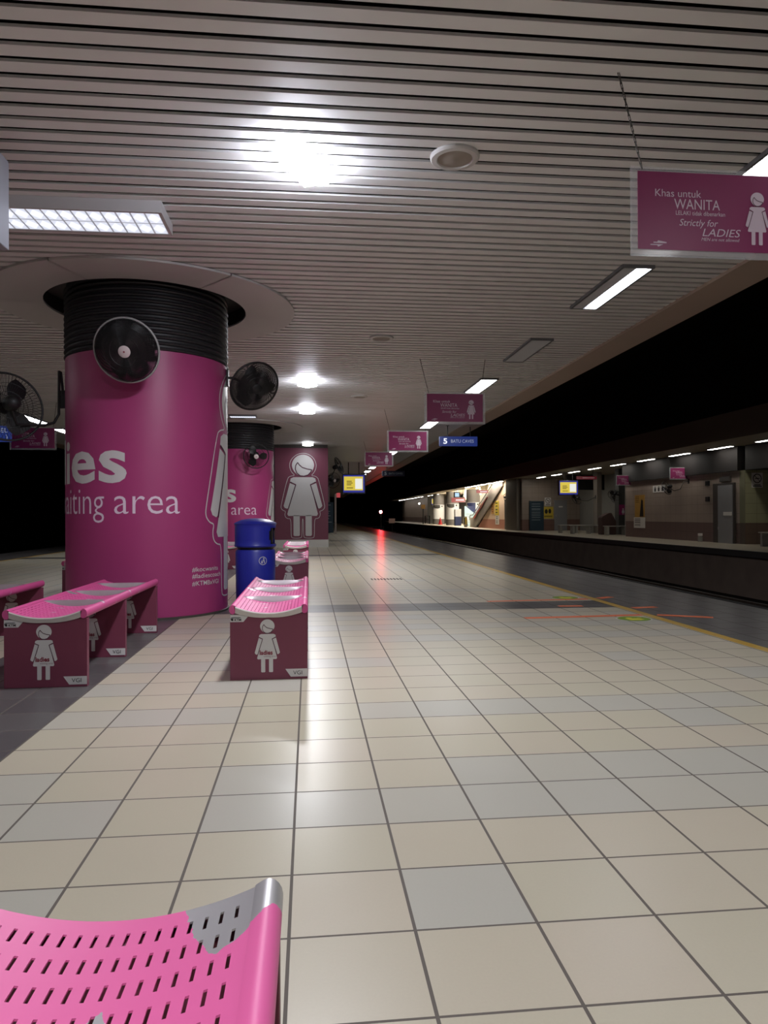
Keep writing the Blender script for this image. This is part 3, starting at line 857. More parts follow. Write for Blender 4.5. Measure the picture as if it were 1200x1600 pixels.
# ------------------------------------------------------------------ hanging signs
def make_sign(label, loc, group='pink ladies only signs hanging from the ceiling', simple=False, h=0.45):
    """acrylic board, base-left corner at loc, facing -Y"""
    t = thing('hanging_sign', label, 'sign', loc, 0, group)
    W_, H_ = 0.87, 0.45
    s = MB(); s.box(0, W_, 0, 0.006, 0, H_); s.build('acrylic_board', M['acrylic'], t)
    px0, pw, pz0, ph = 0.035, 0.80, 0.035, 0.39
    s = MB(); s.box(px0, px0+pw, -0.0032, -0.0002, pz0, pz0+ph); pn = s.build('printed_sheet', M['sign_pink'], t)
    mp = flat_front(px0, -0.0032, pz0)
    f = lambda x: x*pw
    g = lambda y: (1-y)*ph
    art('lettering', [text_fit('Khas untuk', f(.113), f(.416), g(.316), .096*ph), text_fit('WANITA', f(.2375), f(.541), g(.47), .133*ph),
        text_fit('LELAKI tidak dibenarkan', f(.248), f(.575), g(.547), .056*ph), text_fit('Strictly for', f(.271), f(.528), g(.684), .088*ph, shear=0.25),
        text_fit('LADIES', f(.423), f(.679), g(.81), .10*ph, shear=0.25), text_fit('MEN are not allowed', f(.416), f(.671), g(.87), .042*ph, shear=0.25)], mp, M['white_print'], pn, None, 0.001)
    art('operator_logo', [polys2d([(f(.10), g(.905)), (f(.125), g(.905)), (f(.13), g(.886)), (f(.186), g(.905)), (f(.186), g(.92)), (f(.10), g(.92))],
                [(f(.08), g(.935)), (f(.165), g(.935)), (f(.15), g(.948)), (f(.13), g(.968)), (f(.125), g(.948)), (f(.08), g(.948))])], mp, M['white_print'], pn, None, 0.001)
    woman_art(pn, mp, f(.79), g(.903), .683*ph, white='white_print')
    for x, dx in ((0.06, -0.12), (W_-0.06, 0.06)):
        c = MB(); a = Vector((x, 0.003, H_-0.012)); b = Vector((x+dx, 0.003, 3.2-loc[2]))
        n = int((b-a).length/0.026)
        d = (b-a).normalized()
        for i in range(n):
            p = a.lerp(b, (i+0.5)/n); q = d.cross(Vector((0, 1, 0)) if i % 2 else d.cross(Vector((0, 1, 0)))).normalized()
            c.tube([p-d*0.017-q*0.004, p-d*0.017+q*0.004, p+d*0.017+q*0.004, p+d*0.017-q*0.004], 0.0022, 5, closed=True)
        c.build('chain', M['chain'], t)
    return t
S1 = make_sign('large pink ladies only sign cut by the right edge, hanging nearest the camera', (1.605, 3.45, 2.285))
dup(S1, (1.615, 10.0, 2.27), 0, 'dark pink ladies only sign, second along the row, left of the soffit edge')
dup(S1, (1.63, 15.0, 2.315), 0, 'bright pink ladies only sign, third along the row, left of the blue track sign')
dup(S1, (1.66, 21.6, 2.455), 0, 'small pink ladies only sign, fourth along the row and farthest')
dup(S1, (-5.75, 14.6, 2.285), 0, 'pink ladies only sign seen behind the fan at the left edge')

def track_sign(label, loc, W_, H_, txt, m, mt, mn, up, red=False, num='5'):
    t = thing('track_sign', label, 'sign', loc, 0, 'platform number signs')
    s = MB(); s.box(0, W_, 0, 0.09, 0, H_); s.build('sign_box', m, t, bevel=0.006)
    mp = flat_front(0, 0, 0)
    if num: art('platform_number', [text_fit(num, 0.10*W_, 0.10*W_+0.10*W_, 0.24*H_, 0.55*H_, bold=0.02)], mp, mn, t)
    if txt == '-': art('destination', [polys2d([(0.30*W_, 0.4*H_), (0.88*W_, 0.4*H_), (0.88*W_, 0.58*H_), (0.30*W_, 0.58*H_)])], mp, mt, t)
    elif txt == 'SEL': art('destination', [text_fit('SEL', 0.80*W_, 0.96*W_, 0.58*H_, 0.28*H_), text_fit(')', 0.93*W_, 0.96*W_, 0.16*H_, 0.28*H_)], mp, mt, t)
    elif txt: art('destination', [text_fit(txt, 0.30*W_, 0.90*W_, 0.34*H_, 0.34*H_)], mp, mt, t)
    for x in (0.22*W_, 0.82*W_):
        s = MB(); s.tube([(x, 0.045, H_), (x, 0.045, up)], 0.012, 8); s.box(x-0.04, x+0.04, 0.02, 0.07, up-0.008, up); s.build('hanger_rod', M['dark_metal'], t)
    return t
track_sign('lit blue platform sign reading 5 BATU CAVES under the soffit edge', (3.2, 17.5, 2.69), 0.95, 0.235, 'BATU CAVES', M['sign_blue'], M['sign_grey'], M['sign_white'], 0.51)
track_sign('small dark platform sign farther along, unlit, under the soffit edge', (3.35, 33.0, 2.78), 1.05, 0.25, 'BATU CAVES', M['sign_blue_dim'], M['board_text'], M['board_text'], 0.42)
track_sign('blue platform sign at the left edge beside the pink sign behind the fan', (-6.36, 13.5, 2.335), 1.05, 0.28, 'SEL', M['sign_blue'], M['sign_grey'], M['sign_white'], 0.864, num=None)

# grey sign box at the upper left edge
t = thing('sign_box', 'grey hanging sign box cut by the left edge, beside the lit white fitting', 'sign', (-2.46, 4.2, 2.55))
s = MB(); s.box(0, 0.72, 0, 0.22, 0, 0.52); s.build('housing', mat('sign_box_grey', rgb(150, 152, 162), 0.35, 0.3), t, bevel=0.006)
art('arrow_mark', [polys2d([(0.56, 0.21), (0.685, 0.305), (0.695, 0.315), (0.685, 0.325), (0.56, 0.42), (0.56, 0.36), (0.34, 0.36), (0.34, 0.27), (0.56, 0.27)])], flat_front(0, 0, 0), M['poster_white'], t)
for x in (0.2, 0.6):
    s = MB(); s.tube([(x, 0.11, 0.5), (x, 0.11, 0.648)], 0.012, 8); s.build('hanger_rod', M['dark_metal'], t)

# hanging information screen
def screen(label, loc, W_, H_, up, group=None):
    t = thing('information_screen', label, 'screen', loc, 0, 'yellow information screens')
    s = MB(); s.box(-0.04, W_+0.04, 0.004, 0.16, -0.05, H_+0.05); s.build('case', M['sign_blue_dim'], t, bevel=0.01)
    s = MB(); s.box(0, W_, 0, 0.004, 0, H_); s.build('screen_border', M['screen_blue'], t)
    mp = flat_front(0, 0, 0)
    art('yellow_notice', [polys2d([(0.03*W_, 0.12*H_), (0.93*W_, 0.12*H_), (0.93*W_, 0.92*H_), (0.03*W_, 0.92*H_)])], mp, M['screen_yellow'], t, None, 0.001)
    art('white_square', [polys2d([(0.56*W_, 0.2*H_), (0.9*W_, 0.2*H_), (0.9*W_, 0.8*H_), (0.56*W_, 0.8*H_)])], mp, M['screen_white'], t, None, 0.002)
    art('notice_lines', [polys2d(*[[(0.16*W_, z*H_), (x1*W_, z*H_), (x1*W_, (z+.05)*H_), (0.16*W_, (z+.05)*H_)] for z, x1 in ((.62, .40), (.52, .44), (.42, .38), (.24, .46))])], mp, M['screen_text'], t, None, 0.002)
    for x in (0.25*W_, 0.75*W_):
        s = MB(); s.tube([(x, 0.08, H_+0.05), (x, 0.08, up)], 0.02, 8); s.build('hanger_rod', M['dark_metal'], t)
    return t
screen('lit yellow screen in a blue frame over the near platform, above the tunnel mouth', (1.42, 30.0, 1.94), 0.88, 0.72, CZ-1.94)
screen('lit yellow screen on the opposite platform above the grey door', (13.05, 36.6, 2.03), 0.98, 0.70, 3.2-2.03)
screen('small lit yellow screen far along the opposite platform, above the white drums', (13.0, 76.0, 2.1), 0.95, 0.66, 3.2-2.1)

# ------------------------------------------------------------------ ceiling loudspeakers
def loudspeaker(loc, label):
    t = thing('ceiling_speaker', label, 'loudspeaker', loc, 0, 'round loudspeakers in the ceiling')
    s = MB(); s.lathe([(0.152, 0), (0.152, -0.012), (0.142, -0.022), (0.112, -0.024), (0.106, -0.016)], 40); s.build('rim', M['collar'], t, smooth=40)
    s = MB(); s.lathe([(0.106, -0.017), (0.06, -0.024), (0.0, -0.027)], 40); s.lathe([(0.02, -0.030), (0.0, -0.032)], 16); s.build('grille', M['speaker'], t, smooth=40)
    return t
loudspeaker((0.90, 4.36, CZ), 'round grey ceiling loudspeaker right of the dazzling floodlight, the largest one')
loudspeaker((0.90, 8.9, CZ), 'round ceiling loudspeaker, second along, above the row of hanging signs')
loudspeaker((0.94, 13.35, CZ), 'faint round ceiling loudspeaker, third along, left of the second hanging sign')

# ------------------------------------------------------------------ fans
def make_fan(label, hub, face, base, R=0.29, rim='fan_black', badge=True, arm=(), group='black wall fans', wires=56, wr=0.0017):
    """hub: centre of the cage; face: direction the air blows; base: where the bracket meets its wall"""
    hub = Vector(hub); face = Vector(face).normalized(); base = Vector(base)
    t = thing('wall_fan', label, 'fan', base, 0, group)
    up = Vector((0, 0, 1)); ex = up.cross(face).normalized(); ey = face.cross(ex)
    m = Matrix((ex, ey, face)).transposed().to_4x4(); m.translation = hub-base
    g = MB(); D = 0.075
    def cage(sg):
        prof = [(0.055, sg*D), (0.14, sg*D*0.98), (R*0.75, sg*D*0.82), (R*0.93, sg*D*0.45), (R, 0)]
        for k in range(wires):
            a = 2*PI*k/wires
            g.tube([m @ Vector((r*math.cos(a+0.25*sg*(1-r/R)), r*math.sin(a+0.25*sg*(1-r/R)), z)) for r, z in prof], wr, 4, cap=False)
        for r, z in ((0.055, D), (0.13, D), (R*0.66, D*0.87)):
            g.tube([m @ Vector((r*math.cos(2*PI*k/32), r*math.sin(2*PI*k/32), sg*z)) for k in range(32)], 0.0025, 4, closed=True)
    cage(1); cage(-1)
    g.build('guard', M['fan_black'], t)
    g = MB(); g.tube([m @ Vector((R*math.cos(2*PI*k/48), R*math.sin(2*PI*k/48), 0)) for k in range(48)], 0.011, 8, closed=True)
    g.build('rim', M[rim], t, smooth=60)
    b = MB()
    for k in range(3):
        a0 = 2*PI*k/3; rows = []
        for i in range(7):
            r = 0.05+(R*0.86-0.05)*i/6
            wd = 0.62*math.sin(PI*(0.18+0.72*i/6))+0.12
            for j in range(5):
                a = a0 + wd*(j/4-0.5)*1.5; rows.append(m @ Vector((r*math.cos(a), r*math.sin(a), 0.035*(j/4-0.5)*2)))
        b.add(rows, [(i*5+j, i*5+j+1, (i+1)*5+j+1, (i+1)*5+j) for i in range(6) for j in range(4)])
    b.build('blades', M['black_plastic'], t, smooth=40)
    h = MB(); h.lathe([(0, D+0.012), (0.04, D+0.010), (0.056, D), (0.056, D-0.015)], 24, mtx=m); h.build('hub_cap', M['fan_white'] if badge else M['fan_black'], t, smooth=40)
    if badge:
        h = MB(); h.lathe([(0, D+0.0135), (0.008, D+0.013)], 12, mtx=m); h.build('badge_dot', M['red_print'], t)
    h = MB(); h.lathe([(0, -0.05), (0.06, -0.06), (0.075, -0.10), (0.07, -0.19), (0.045, -0.225), (0, -0.23)], 24, mtx=m); h.build('motor_housing', M['fan_black'], t, smooth=50)
    h = MB(); piv = m @ Vector((0, 0, -0.14))
    pts = [Vector((0, 0, 0))] + [Vector(p)-base for p in arm] + [piv-Vector((0, 0, 0.05)), piv]
    h.tube(pts, 0.014, 8); h.build('bracket_arm', M['dark_metal'], t, smooth=60)
    h = MB(); d = (Vector(arm[0])-base).normalized() if arm else (hub-base).normalized(); d.z = 0; d.normalize()
    q = Vector((0, 0, 1)).cross(d); mm = Matrix((q, Vector((0, 0, 1)), d)).transposed().to_4x4()
    h.box(-0.045, 0.045, -0.09, 0.09, 0.0, 0.02, mtx=mm); h.build('wall_plate', M['dark_metal'], t)
    return t
FG = 'black wall fans on the near platform'
make_fan('black round fan with pale rim on the front of the nearest column', (-1.62, 6.66, 2.478), (-0.05, -0.92, -0.36), (-1.70, 7.015, 2.62), R=0.285, rim='fan_rim', arm=[(-1.68, 6.96, 2.60)], group=FG, wires=170, wr=0.0028)
make_fan('grey looking fan on the right side of the nearest column, lit from behind', (-0.57, 7.72, 2.36), (0.42, -0.72, -0.5), (-0.865, 7.80, 2.46), R=0.265, badge=False, arm=[(-0.80, 7.80, 2.46)], group=FG, wires=150, wr=0.0026)
make_fan('black fan seen from behind at the left edge, on a long bent bracket', (-2.88, 7.25, 2.05), (-0.62, 0.76, -0.12), (-2.475, 7.62, 2.18), R=0.33, badge=False,
         arm=[(-2.49, 7.58, 2.45), (-2.50, 7.56, 2.46), (-2.50, 7.55, 2.02), (-2.53, 7.5, 1.93), (-2.60, 7.42, 1.89), (-2.78, 7.22, 1.88)], group=FG, wires=60)
make_fan('fan on the front of the second column, between the nearest column and the wall figure', (-1.22, 17.0, 2.38), (0.12, -0.95, -0.25), (-1.35, 17.36, 2.45), R=0.29, arm=[(-1.33, 17.25, 2.45)], group=FG, wires=40)
make_fan('fan on the right side of the wall with the large figure, seen edge-on', (0.98, 23.6, 2.62), (0.80, -0.25, 0.35), (0.60, 23.9, 2.3), R=0.29, badge=False, arm=[(0.70, 23.9, 2.3), (0.78, 23.8, 2.35)], group=FG, wires=40)
make_fan('second fan lower beside the edge-on fan, near the blue framed screen', (0.86, 25.4, 2.22), (0.5, -0.8, -0.2), (0.60, 25.7, 2.3), R=0.27, arm=[(0.68, 25.7, 2.3)], group=FG, wires=40)

# ------------------------------------------------------------------ floor tape and stickers
def tape(pts, wd, label):
    V, F = stroke(pts, wd)
    o = art('floor_tape', [(V, F)], lambda a, b, off: Vector((a, b, off)), M['orange'], None, None, 0.0015)
    return tag(o, label, 'floor marking', 'orange queue lines on the floor')
tape([(2.05, 6.74), (3.25, 6.80)], 0.10, 'long orange floor line left of the yellow edge line, nearest the camera')
tape([(3.40, 6.78), (3.84, 6.54)], 0.10, 'slanting orange floor line on the dark strip, nearest the camera')
tape([(3.40, 7.32), (3.68, 7.36)], 0.10, 'short orange floor line on the dark strip between the two slanting ones')
tape([(2.02, 8.09), (3.24, 8.16)], 0.10, 'long orange floor line along the dark cross band, farther one')
tape([(3.39, 8.2), (3.60, 8.33)], 0.10, 'slanting orange floor line on the dark strip, farther one')
tape([(2.68, 7.57), (2.94, 7.55)], 0.10, 'short orange floor line lying on the dark cross band')
def sticker(loc, label):
    t = thing('floor_sticker', label, 'floor sticker', loc, 0, 'round green floor stickers')
    fm = lambda a, b, off: Vector((a, b, off))
    art('border', [polys2d(ell(0, 0, 0.165, 0.165))], fm, M['white_vinyl'], t, None, 0.0012)
    art('disc', [polys2d(ell(0, 0, 0.152, 0.152))], fm, M['sticker_green'], t, None, 0.0018)
    art('figure', [polys2d(ell(-0.03, 0.05, 0.03, 0.03, 14), [(-0.08, 0.02), (0.02, 0.02), (0.09, -0.04), (0.02, -0.10), (-0.07, -0.09)], ell(0.07, 0.04, 0.025, 0.02, 12))], fm, M['sticker_yellow'], t, None, 0.0024)
    return t
sticker((3.06, 6.56, 0), 'round green floor sticker beside the yellow line, nearest the camera')
sticker((3.03, 8.33, 0), 'round green floor sticker beyond the dark cross band, farther from the camera')
# drain grille and scattered marks
o = MB(); [o.box(0.95+0.05*i, 0.975+0.05*i, 11.0, 11.25, 0, 0.003) for i in range(10)]
tag(o.build('floor_grille', M['frame_dark']), 'short dashed metal floor grille in the middle of the platform', 'floor grille')

# ------------------------------------------------------------------ beyond the island core
t = thing('information_board', 'dark blue board with faint white lines beside the far wall end', 'board', (0.72, 40.19, 0.0))
s = MB(); s.box(0.0, 0.62, -0.06, 0, 0.02, 1.72); s.build('board_sheet', M['board_blue'], t)
art('board_lines', [polys2d(*[[(0.08, z), (0.08+l, z), (0.08+l, z+0.025), (0.08, z+0.025)] for z, l in ((1.55, .4), (1.4, .2), (1.2, .35), (1.1, .3), (0.95, .38), (0.8, .3), (0.6, .45))])], flat_front(0, -0.06, 0), M['board_text'], t)
t = thing('standing_post', 'pale post with a red topped plate beside the dark blue board', 'post', (1.42, 39.0, 0))
s = MB(); s.box(-0.05, 0.05, -0.05, 0.05, 0, 2.15); s.build('post', mat('post_paint', rgb(176, 160, 152), 0.6), t)
s = MB(); s.box(0.05, 0.26, -0.03, 0.0, 1.95, 2.2); s.build('plate', M['sign_red'], t)
s = MB(); s.lathe([(0, 0), (0.075, 0), (0.08, 0.02), (0.08, 0.40), (0.05, 0.46), (0.02, 0.48), (0.02, 0.54), (0, 0.54)], 20); 
t = thing('fire_extinguisher', 'red fire extinguisher standing at the foot of the dark blue board', 'fire extinguisher', (0.80, 39.9, 0))
s.build('cylinder', M['red_paint'], t, smooth=40)
s = MB(); s.tube([(0.02, 0, 0.5), (0.09, 0, 0.5), (0.11, 0, 0.3)], 0.012, 6); s.build('hose', M['black_plastic'], t)
# red signal
t = thing('signal_lamp', 'red railway signal glowing at the dark tunnel mouth', 'signal', (7.05, 71.0, -1.25), -0.09)
s = MB(); s.tube([(0, 0, 0), (0, 0, 2.3)], 0.06, 10); s.build('post', M['dark_metal'], t)
s = MB(); s.box(-0.2, 0.2, -0.1, 0.1, 2.28, 2.82); s.build('signal_head', M['black_plastic'], t, bevel=0.02)
s = MB(); s.lathe([(0, 0.0), (0.115, 0.0)], 24, mtx=Matrix.Translation((0, -0.112, 2.55)) @ Matrix.Rotation(PI/2, 4, 'X')); s.build('red_lens', M['red_lamp'], t)
s = MB(); s.lathe([(0.125, 0.0), (0.125, 0.75)], 24, mtx=Matrix.Translation((0, -0.10, 2.55)) @ Matrix.Rotation(PI/2, 4, 'X')); s.build('lens_hood', M['black_plastic'], t)  # long hood added to keep red light off the opposite platform
t = thing('speed_board', 'small white numbered board right of the red signal', 'sign', (8.1, 70.5, -1.25))
s = MB(); s.tube([(0, 0, 0), (0, 0, 1.75)], 0.04, 8); s.build('post', M['dark_metal'], t)
s = MB(); s.box(-0.3, 0.3, -0.05, -0.02, 1.45, 1.9); s.build('plate', mat('board_glow', rgb(220, 190, 190), 0.5), t)

# ------------------------------------------------------------------ opposite platform
for i in range(34):
    y = 19.35+2.66*i - (0 if i < 12 else 0)
    if 50 < y < 74 or 83 < y < 85: continue
    o = thing('ceiling_light', 'narrow lit fluorescent fitting along the opposite platform edge, one of a long row', 'ceiling light', (13.6, y, 3.2), 0, 'fluorescent fittings over the opposite platform')
    s = MB(); s.box(-0.1, 0.1, 0, 1.35, -0.03, 0); s.build('housing', M['fitting_grey'], o)
    s = MB(); s.box(-0.075, 0.075, 0.03, 1.32, -0.036, -0.0305); s.build('tube', M['tube_far'], o)
o = thing('ceiling_light', 'small round lit downlight above the pink sign at the dark recess', 'ceiling light', (15.2, 34.0, 3.2))
s = MB(); s.lathe([(0.13, 0), (0.13, -0.03), (0.10, -0.03)], 20); s.build('rim', M['fitting'], o)
s = MB(); s.lathe([(0.0, -0.025), (0.10, -0.025)], 20); s.build('lens', M['hall'], o)

S2 = S1
def far_sign(loc, rot, label):
    t = dup(S1, loc, rot, label, 'pink ladies only signs on the opposite platform'); return t
far_sign((13.35, 25.6, 2.27), math.radians(-8), 'dim pink ladies only sign on the opposite platform, above the bent bracket fan')
far_sign((13.35, 30.3, 2.24), math.radians(-4), 'dim pink ladies only sign on the opposite platform, over the dark recess')

def notice(name, label, x, y0, y1, z0, z1, m, cat, lines=None, lm='black_print', group=None, facing='x'):
    t = thing(name, label, cat, (x, y0, z0), 0, group)
    s = MB(); s.box(-0.012, 0, 0, y1-y0, 0, z1-z0); s.build('sheet', M[m], t)
    mp = lambda a, b, off: Vector((-0.012-off, (y1-y0)-a, b))
    if lines: art('print', lines(y1-y0, z1-z0), mp, M[lm], t)
    return t
def rows(W_, H_, zs, x0=0.1, x1=0.9, th=0.03): return polys2d(*[[(x0*W_, z*H_), (x1*W_, z*H_), (x1*W_, (z+th)*H_), (x0*W_, (z+th)*H_)] for z in zs])
notice('poster', 'ochre poster on the opposite tiled wall, above the white notice', 13.998, 28.95, 29.85, 0.86, 1.80, 'poster_ochre', 'poster',
       lambda W_, H_: [polys2d([(0.5*W_, 0.02), (0.9*W_, 0.02), (0.85*W_, 0.75*H_), (0.68*W_, 0.8*H_)]), rows(W_, H_, (.9, .82, .74, .66), .08, .45, .02)], 'dark_metal')
notice('notice', 'white printed notice on the opposite wall, under the ochre poster', 13.998, 28.92, 29.95, 0.40, 0.85, 'poster_white', 'notice',
       lambda W_, H_: [rows(W_, H_, (.85, .75, .66, .54, .46, .3, .2), .08, .6, .04)])
def wc(W_, H_):
    out = []
    for i in range(3):
        cx = (0.2+0.3*i)*W_
        out.append(polys2d(ell(cx, 0.78*H_, 0.05*W_, 0.08*H_, 12), [(cx-.07*W_, .66*H_), (cx+.07*W_, .66*H_), (cx+.06*W_, .15*H_), (cx-.06*W_, .15*H_)]))
    return out
notice('toilet_sign', 'white toilet sign with three dark figures on the opposite wall, left of a fan', 13.998, 27.2, 28.2, 1.86, 2.14, 'poster_white', 'sign', wc)
# no smoking signs
def nosmoke(W_, H_):
    c = (0.5*W_, 0.62*H_); r = 0.36*W_
    return [stroke(ell(c[0], c[1], r, r, 28), 0.05*W_*1.4, True), stroke([(c[0]-r*.7, c[1]+r*.7), (c[0]+r*.7, c[1]-r*.7)], 0.05*W_), polys2d([(c[0]-.2*W_, c[1]-.03*W_), (c[0]+.22*W_, c[1]-.03*W_), (c[0]+.22*W_, c[1]+.03*W_), (c[0]-.2*W_, c[1]+.03*W_)]),
            polys2d([(.2*W_, .17*H_), (.8*W_, .17*H_), (.8*W_, .22*H_), (.2*W_, .22*H_)], [(.1*W_, .07*H_), (.9*W_, .07*H_), (.9*W_, .13*H_), (.1*W_, .13*H_)])]
def cross_notice(name, label, x0, x1, y, z0, z1, m, cat, lines=None, lm='black_print'):
    t = thing(name, label, cat, (x0, y, z0)); s = MB(); s.box(0, x1-x0, -0.012, 0, 0, z1-z0); s.build('sheet', M[m], t)
    if lines: art('print', lines(x1-x0, z1-z0), flat_front(0, -0.012, 0), M[lm], t)
    return t
cross_notice('no_smoking_sign', 'no smoking sign high on the greenish tiles at the right edge', 14.22, 14.60, 21.948, 1.83, 2.31, 'poster_white', 'sign', nosmoke)
cross_notice('no_smoking_sign', 'no smoking sign above the yellow poster beside the grey door', 14.38, 14.78, 42.998, 1.52, 2.02, 'poster_white', 'sign', nosmoke)
cross_notice('poster', 'yellow poster between the dark board and the grey door', 14.28, 14.92, 42.998, 0.74, 1.46, 'poster_yellow', 'poster', lambda W_, H_: [polys2d(ell(.3*W_, .6*H_, .15*W_, .2*H_, 14), ell(.65*W_, .62*H_, .14*W_, .2*H_, 14)), rows(W_, H_, (.2, .12), .1, .9, .04)])
t = thing('information_board', 'tall dark blue board with pale text against the opposite cross wall', 'board', (13.42, 42.96, 0))
s = MB(); s.box(0, 0.86, -0.08, 0, 0.01, 1.80); s.box(-0.03, 0.0, -0.1, 0, 0, 1.83); s.build('board_sheet', M['board_blue'], t)
art('board_lines', [rows(0.86, 1.8, (.9, .82, .74, .70, .62, .56, .5, .44, .36), .12, .75, .012)], flat_front(0, -0.08, 0), M['board_text'], t)
mb = MB(); mb.box(14.98, 15.78, 42.95, 43.0, 0, 1.86); d = struct(mb, 'door_1', M['door_grey'])
s = MB(); s.box(15.05, 15.10, 42.90, 42.95, 0.85, 0.98); s.build('door_handle', M['steel'], d)
s = MB(); s.box(15.25, 15.5, 42.94, 42.95, 1.42, 1.50); s.build('door_plate', M['poster_white'], d)
mb = MB(); mb.box(13.93, 13.995, 22.45, 23.7, 0, 2.02); d = struct(mb, 'door_2', M['frame_dark'])
s = MB(); s.box(13.90, 13.93, 22.52, 23.35, 0.0, 1.95); s.build('door_leaf', M['door_grey'], d)
s = MB(); s.box(13.885, 13.90, 22.52, 23.0, 0.93, 1.05); s.build('door_plate', M['poster_white'], d)
s = MB(); s.box(13.86, 13.90, 23.25, 23.30, 0.45, 0.55); s.build('door_handle', M['steel'], d)
tag(MB().box(13.93, 14.0, 22.7, 23.3, 2.08, 2.24).build('door_sign', M['dark_panel']), 'dark plate above the grey door near the right edge', 'sign')
for z, lb in ((1.98, 'upper small black box on the tiles left of the opposite door'), (1.42, 'lower small black box on the tiles left of the opposite door')):
    tag(MB().box(13.94, 14.0, 24.0, 24.22, z, z+0.17).build('alarm_box', M['black_plastic'], bevel=0.01), lb, 'alarm box')
t = thing('spray_bottle', 'small grey bottle with a white cap on the floor by the opposite wall', 'bottle', (13.8, 24.3, 0))
s = MB(); s.lathe([(0, 0), (0.075, 0), (0.08, 0.02), (0.08, 0.17), (0.03, 0.21), (0, 0.21)], 16); s.build('body', M['grey_panel'], t, smooth=40)
s = MB(); s.box(-0.06, 0.06, -0.05, 0.05, 0.21, 0.30); s.build('cap', M['poster_white'], t)

FF = 'black wall fans on the opposite platform'
make_fan('black fan on a bent bracket on the opposite wall, right of the toilet sign', (13.6, 26.3, 1.98), (-0.45, 0.75, -0.35), (13.99, 25.4, 2.2), R=0.27, badge=False, arm=[(13.8, 25.4, 2.2), (13.72, 25.5, 1.92), (13.68, 25.9, 1.86)], group=FF, wires=30)
make_fan('tilted fan on the opposite pillar, under the yellow screen beside the grey door', (13.95, 36.6, 1.78), (-0.75, -0.3, -0.5), (15.0, 36.6, 1.9), R=0.3, badge=False, arm=[(14.6, 36.6, 1.7), (14.3, 36.6, 1.7)], group=FF, wires=30)
make_fan('round black fan facing us in the dark opposite recess', (16.2, 36.6, 1.88), (-0.5, -0.85, 0), (16.59, 37.0, 2.0), R=0.33, badge=False, arm=[(16.5, 36.95, 2.0)], group=FF, wires=40)
make_fan('dark tilted fan at the right of the opposite recess, left of the dim pink sign', (14.6, 33.3, 1.9), (-0.5, -0.5, -0.6), (15.0, 33.95, 2.1), R=0.32, badge=False, arm=[(14.9, 33.95, 2.1)], group=FF, wires=30)
make_fan('grey fan on the pillar in front of the peach escalator wall', (12.85, 45.95, 2.10), (-0.2, 0.95, -0.2), (13.0, 45.8, 2.1), R=0.27, badge=False, arm=[(12.98, 45.82, 2.08)], group=FF, wires=30)
mb = MB(); mb.box(15.0, 15.3, 33.75, 34.2, 0, 3.2); struct(mb, 'wall_pier', M['dark_panel'])
mb = MB(); mb.box(15.0, 15.25, 36.4, 36.9, 0, 3.2); struct(mb, 'wall_pier', M['pillar'])
tag(MB().box(14.3, 16.5, 39.0, 39.06, 2.35, 3.2).build('dark_sign_board', M['bulkhead']), 'large dark board hanging at the back of the opposite recess', 'board')

# plain steel benches on the far platform
t = thing('steel_bench', 'grey steel bench on the opposite platform, left one below the yellow screen', 'bench', (13.2, 35.45, 0), -PI/2, 'steel benches on the opposite platform')
s = MB(); s.box(-0.22, 0.22, 0, 1.9, 0.40, 0.44); s.build('seat', M['bench_far'], t, bevel=0.01)
for y in (0.1, 0.95, 1.8):
    s = MB(); s.box(-0.18, 0.18, y-0.05, y+0.05, 0, 0.40); s.build('leg', M['grey_panel'], t)
fb = t
dup(fb, (13.1, 36.95, 0), -PI/2, 'grey steel bench on the opposite platform, behind the front left one')
dup(fb, (13.9, 32.85, 0), -PI/2, 'grey steel bench on the opposite platform, right one next to the tiled wall')
dup(fb, (13.7, 18.6, 0), 0, 'grey steel bench end at the right edge of the photo on the opposite platform')
dup(fb, (15.95, 34.4, 0), 0, 'grey steel bench deepest in the opposite recess')
# covered trolley with sloping cover, pink little poster behind it
t = thing('covered_trolley', 'dark brown sloping cover standing behind the opposite bench', 'trolley', (14.4, 33.75, 0))
s = MB(); s.prism([(-0.36, 0), (0.36, 0), (0.36, 0.62), (0.14, 1.02), (0.02, 1.05), (-0.30, 0.88), (-0.36, 0.8)], 0.5, Matrix.Translation((0, 0.25, 0.02)) @ Matrix.Rotation(PI/2, 4, 'X')); s.build('cover', M['cloth_brown'], t, bevel=0.03)
s = MB(); s.box(-0.34, 0.34, -0.22, 0.22, 0, 0.03); s.build('base', M['black_plastic'], t)
t = thing('poster', 'small pink poster with a white figure on the dark pier above the brown cover', 'poster', (15.01, 33.748, 0.95))
s = MB(); s.box(0, 0.28, -0.01, 0, 0, 0.5); s.build('sheet', M['sign_pink'], t)
woman_art(t, flat_front(0, -0.01, 0), 0.20, 0.02, 0.3)

# escalator hall
t = thing('escalator', 'steel escalator rising towards us on the opposite platform, peach wall beneath', 'escalator', (13.0, 57.2, 0))
Rz = lambda pts, x0, x1, m, nm: MB().prism(pts, x1-x0, Matrix(((0, 0, 1, x0), (1, 0, 0, 0), (0, 1, 0, 0), (0, 0, 0, 1)))).build(nm, m, t)
Rz([(0.3, 0.0), (-1.6, 0.0), (-9.6, 2.95), (-9.6, 3.6), (-8.4, 3.6), (-0.6, 0.75), (0.3, 0.75)], -0.02, 0.06, M['esc_steel'], 'balustrade')
Rz([(0.3, 0.0), (-1.6, 0.0), (-9.6, 2.95), (-9.6, 3.6), (-8.4, 3.6), (-0.6, 0.75), (0.3, 0.75)], 1.0, 1.08, M['esc_steel'], 'balustrade')
st = MB()
for i in range(22): st.box(0.06, 1.0, -0.9-0.38*i-0.4, -0.9-0.38*i, 0.02+0.142*max(0, i-1), 0.16+0.142*i)
st.build('steps', M['dark_metal'], t)
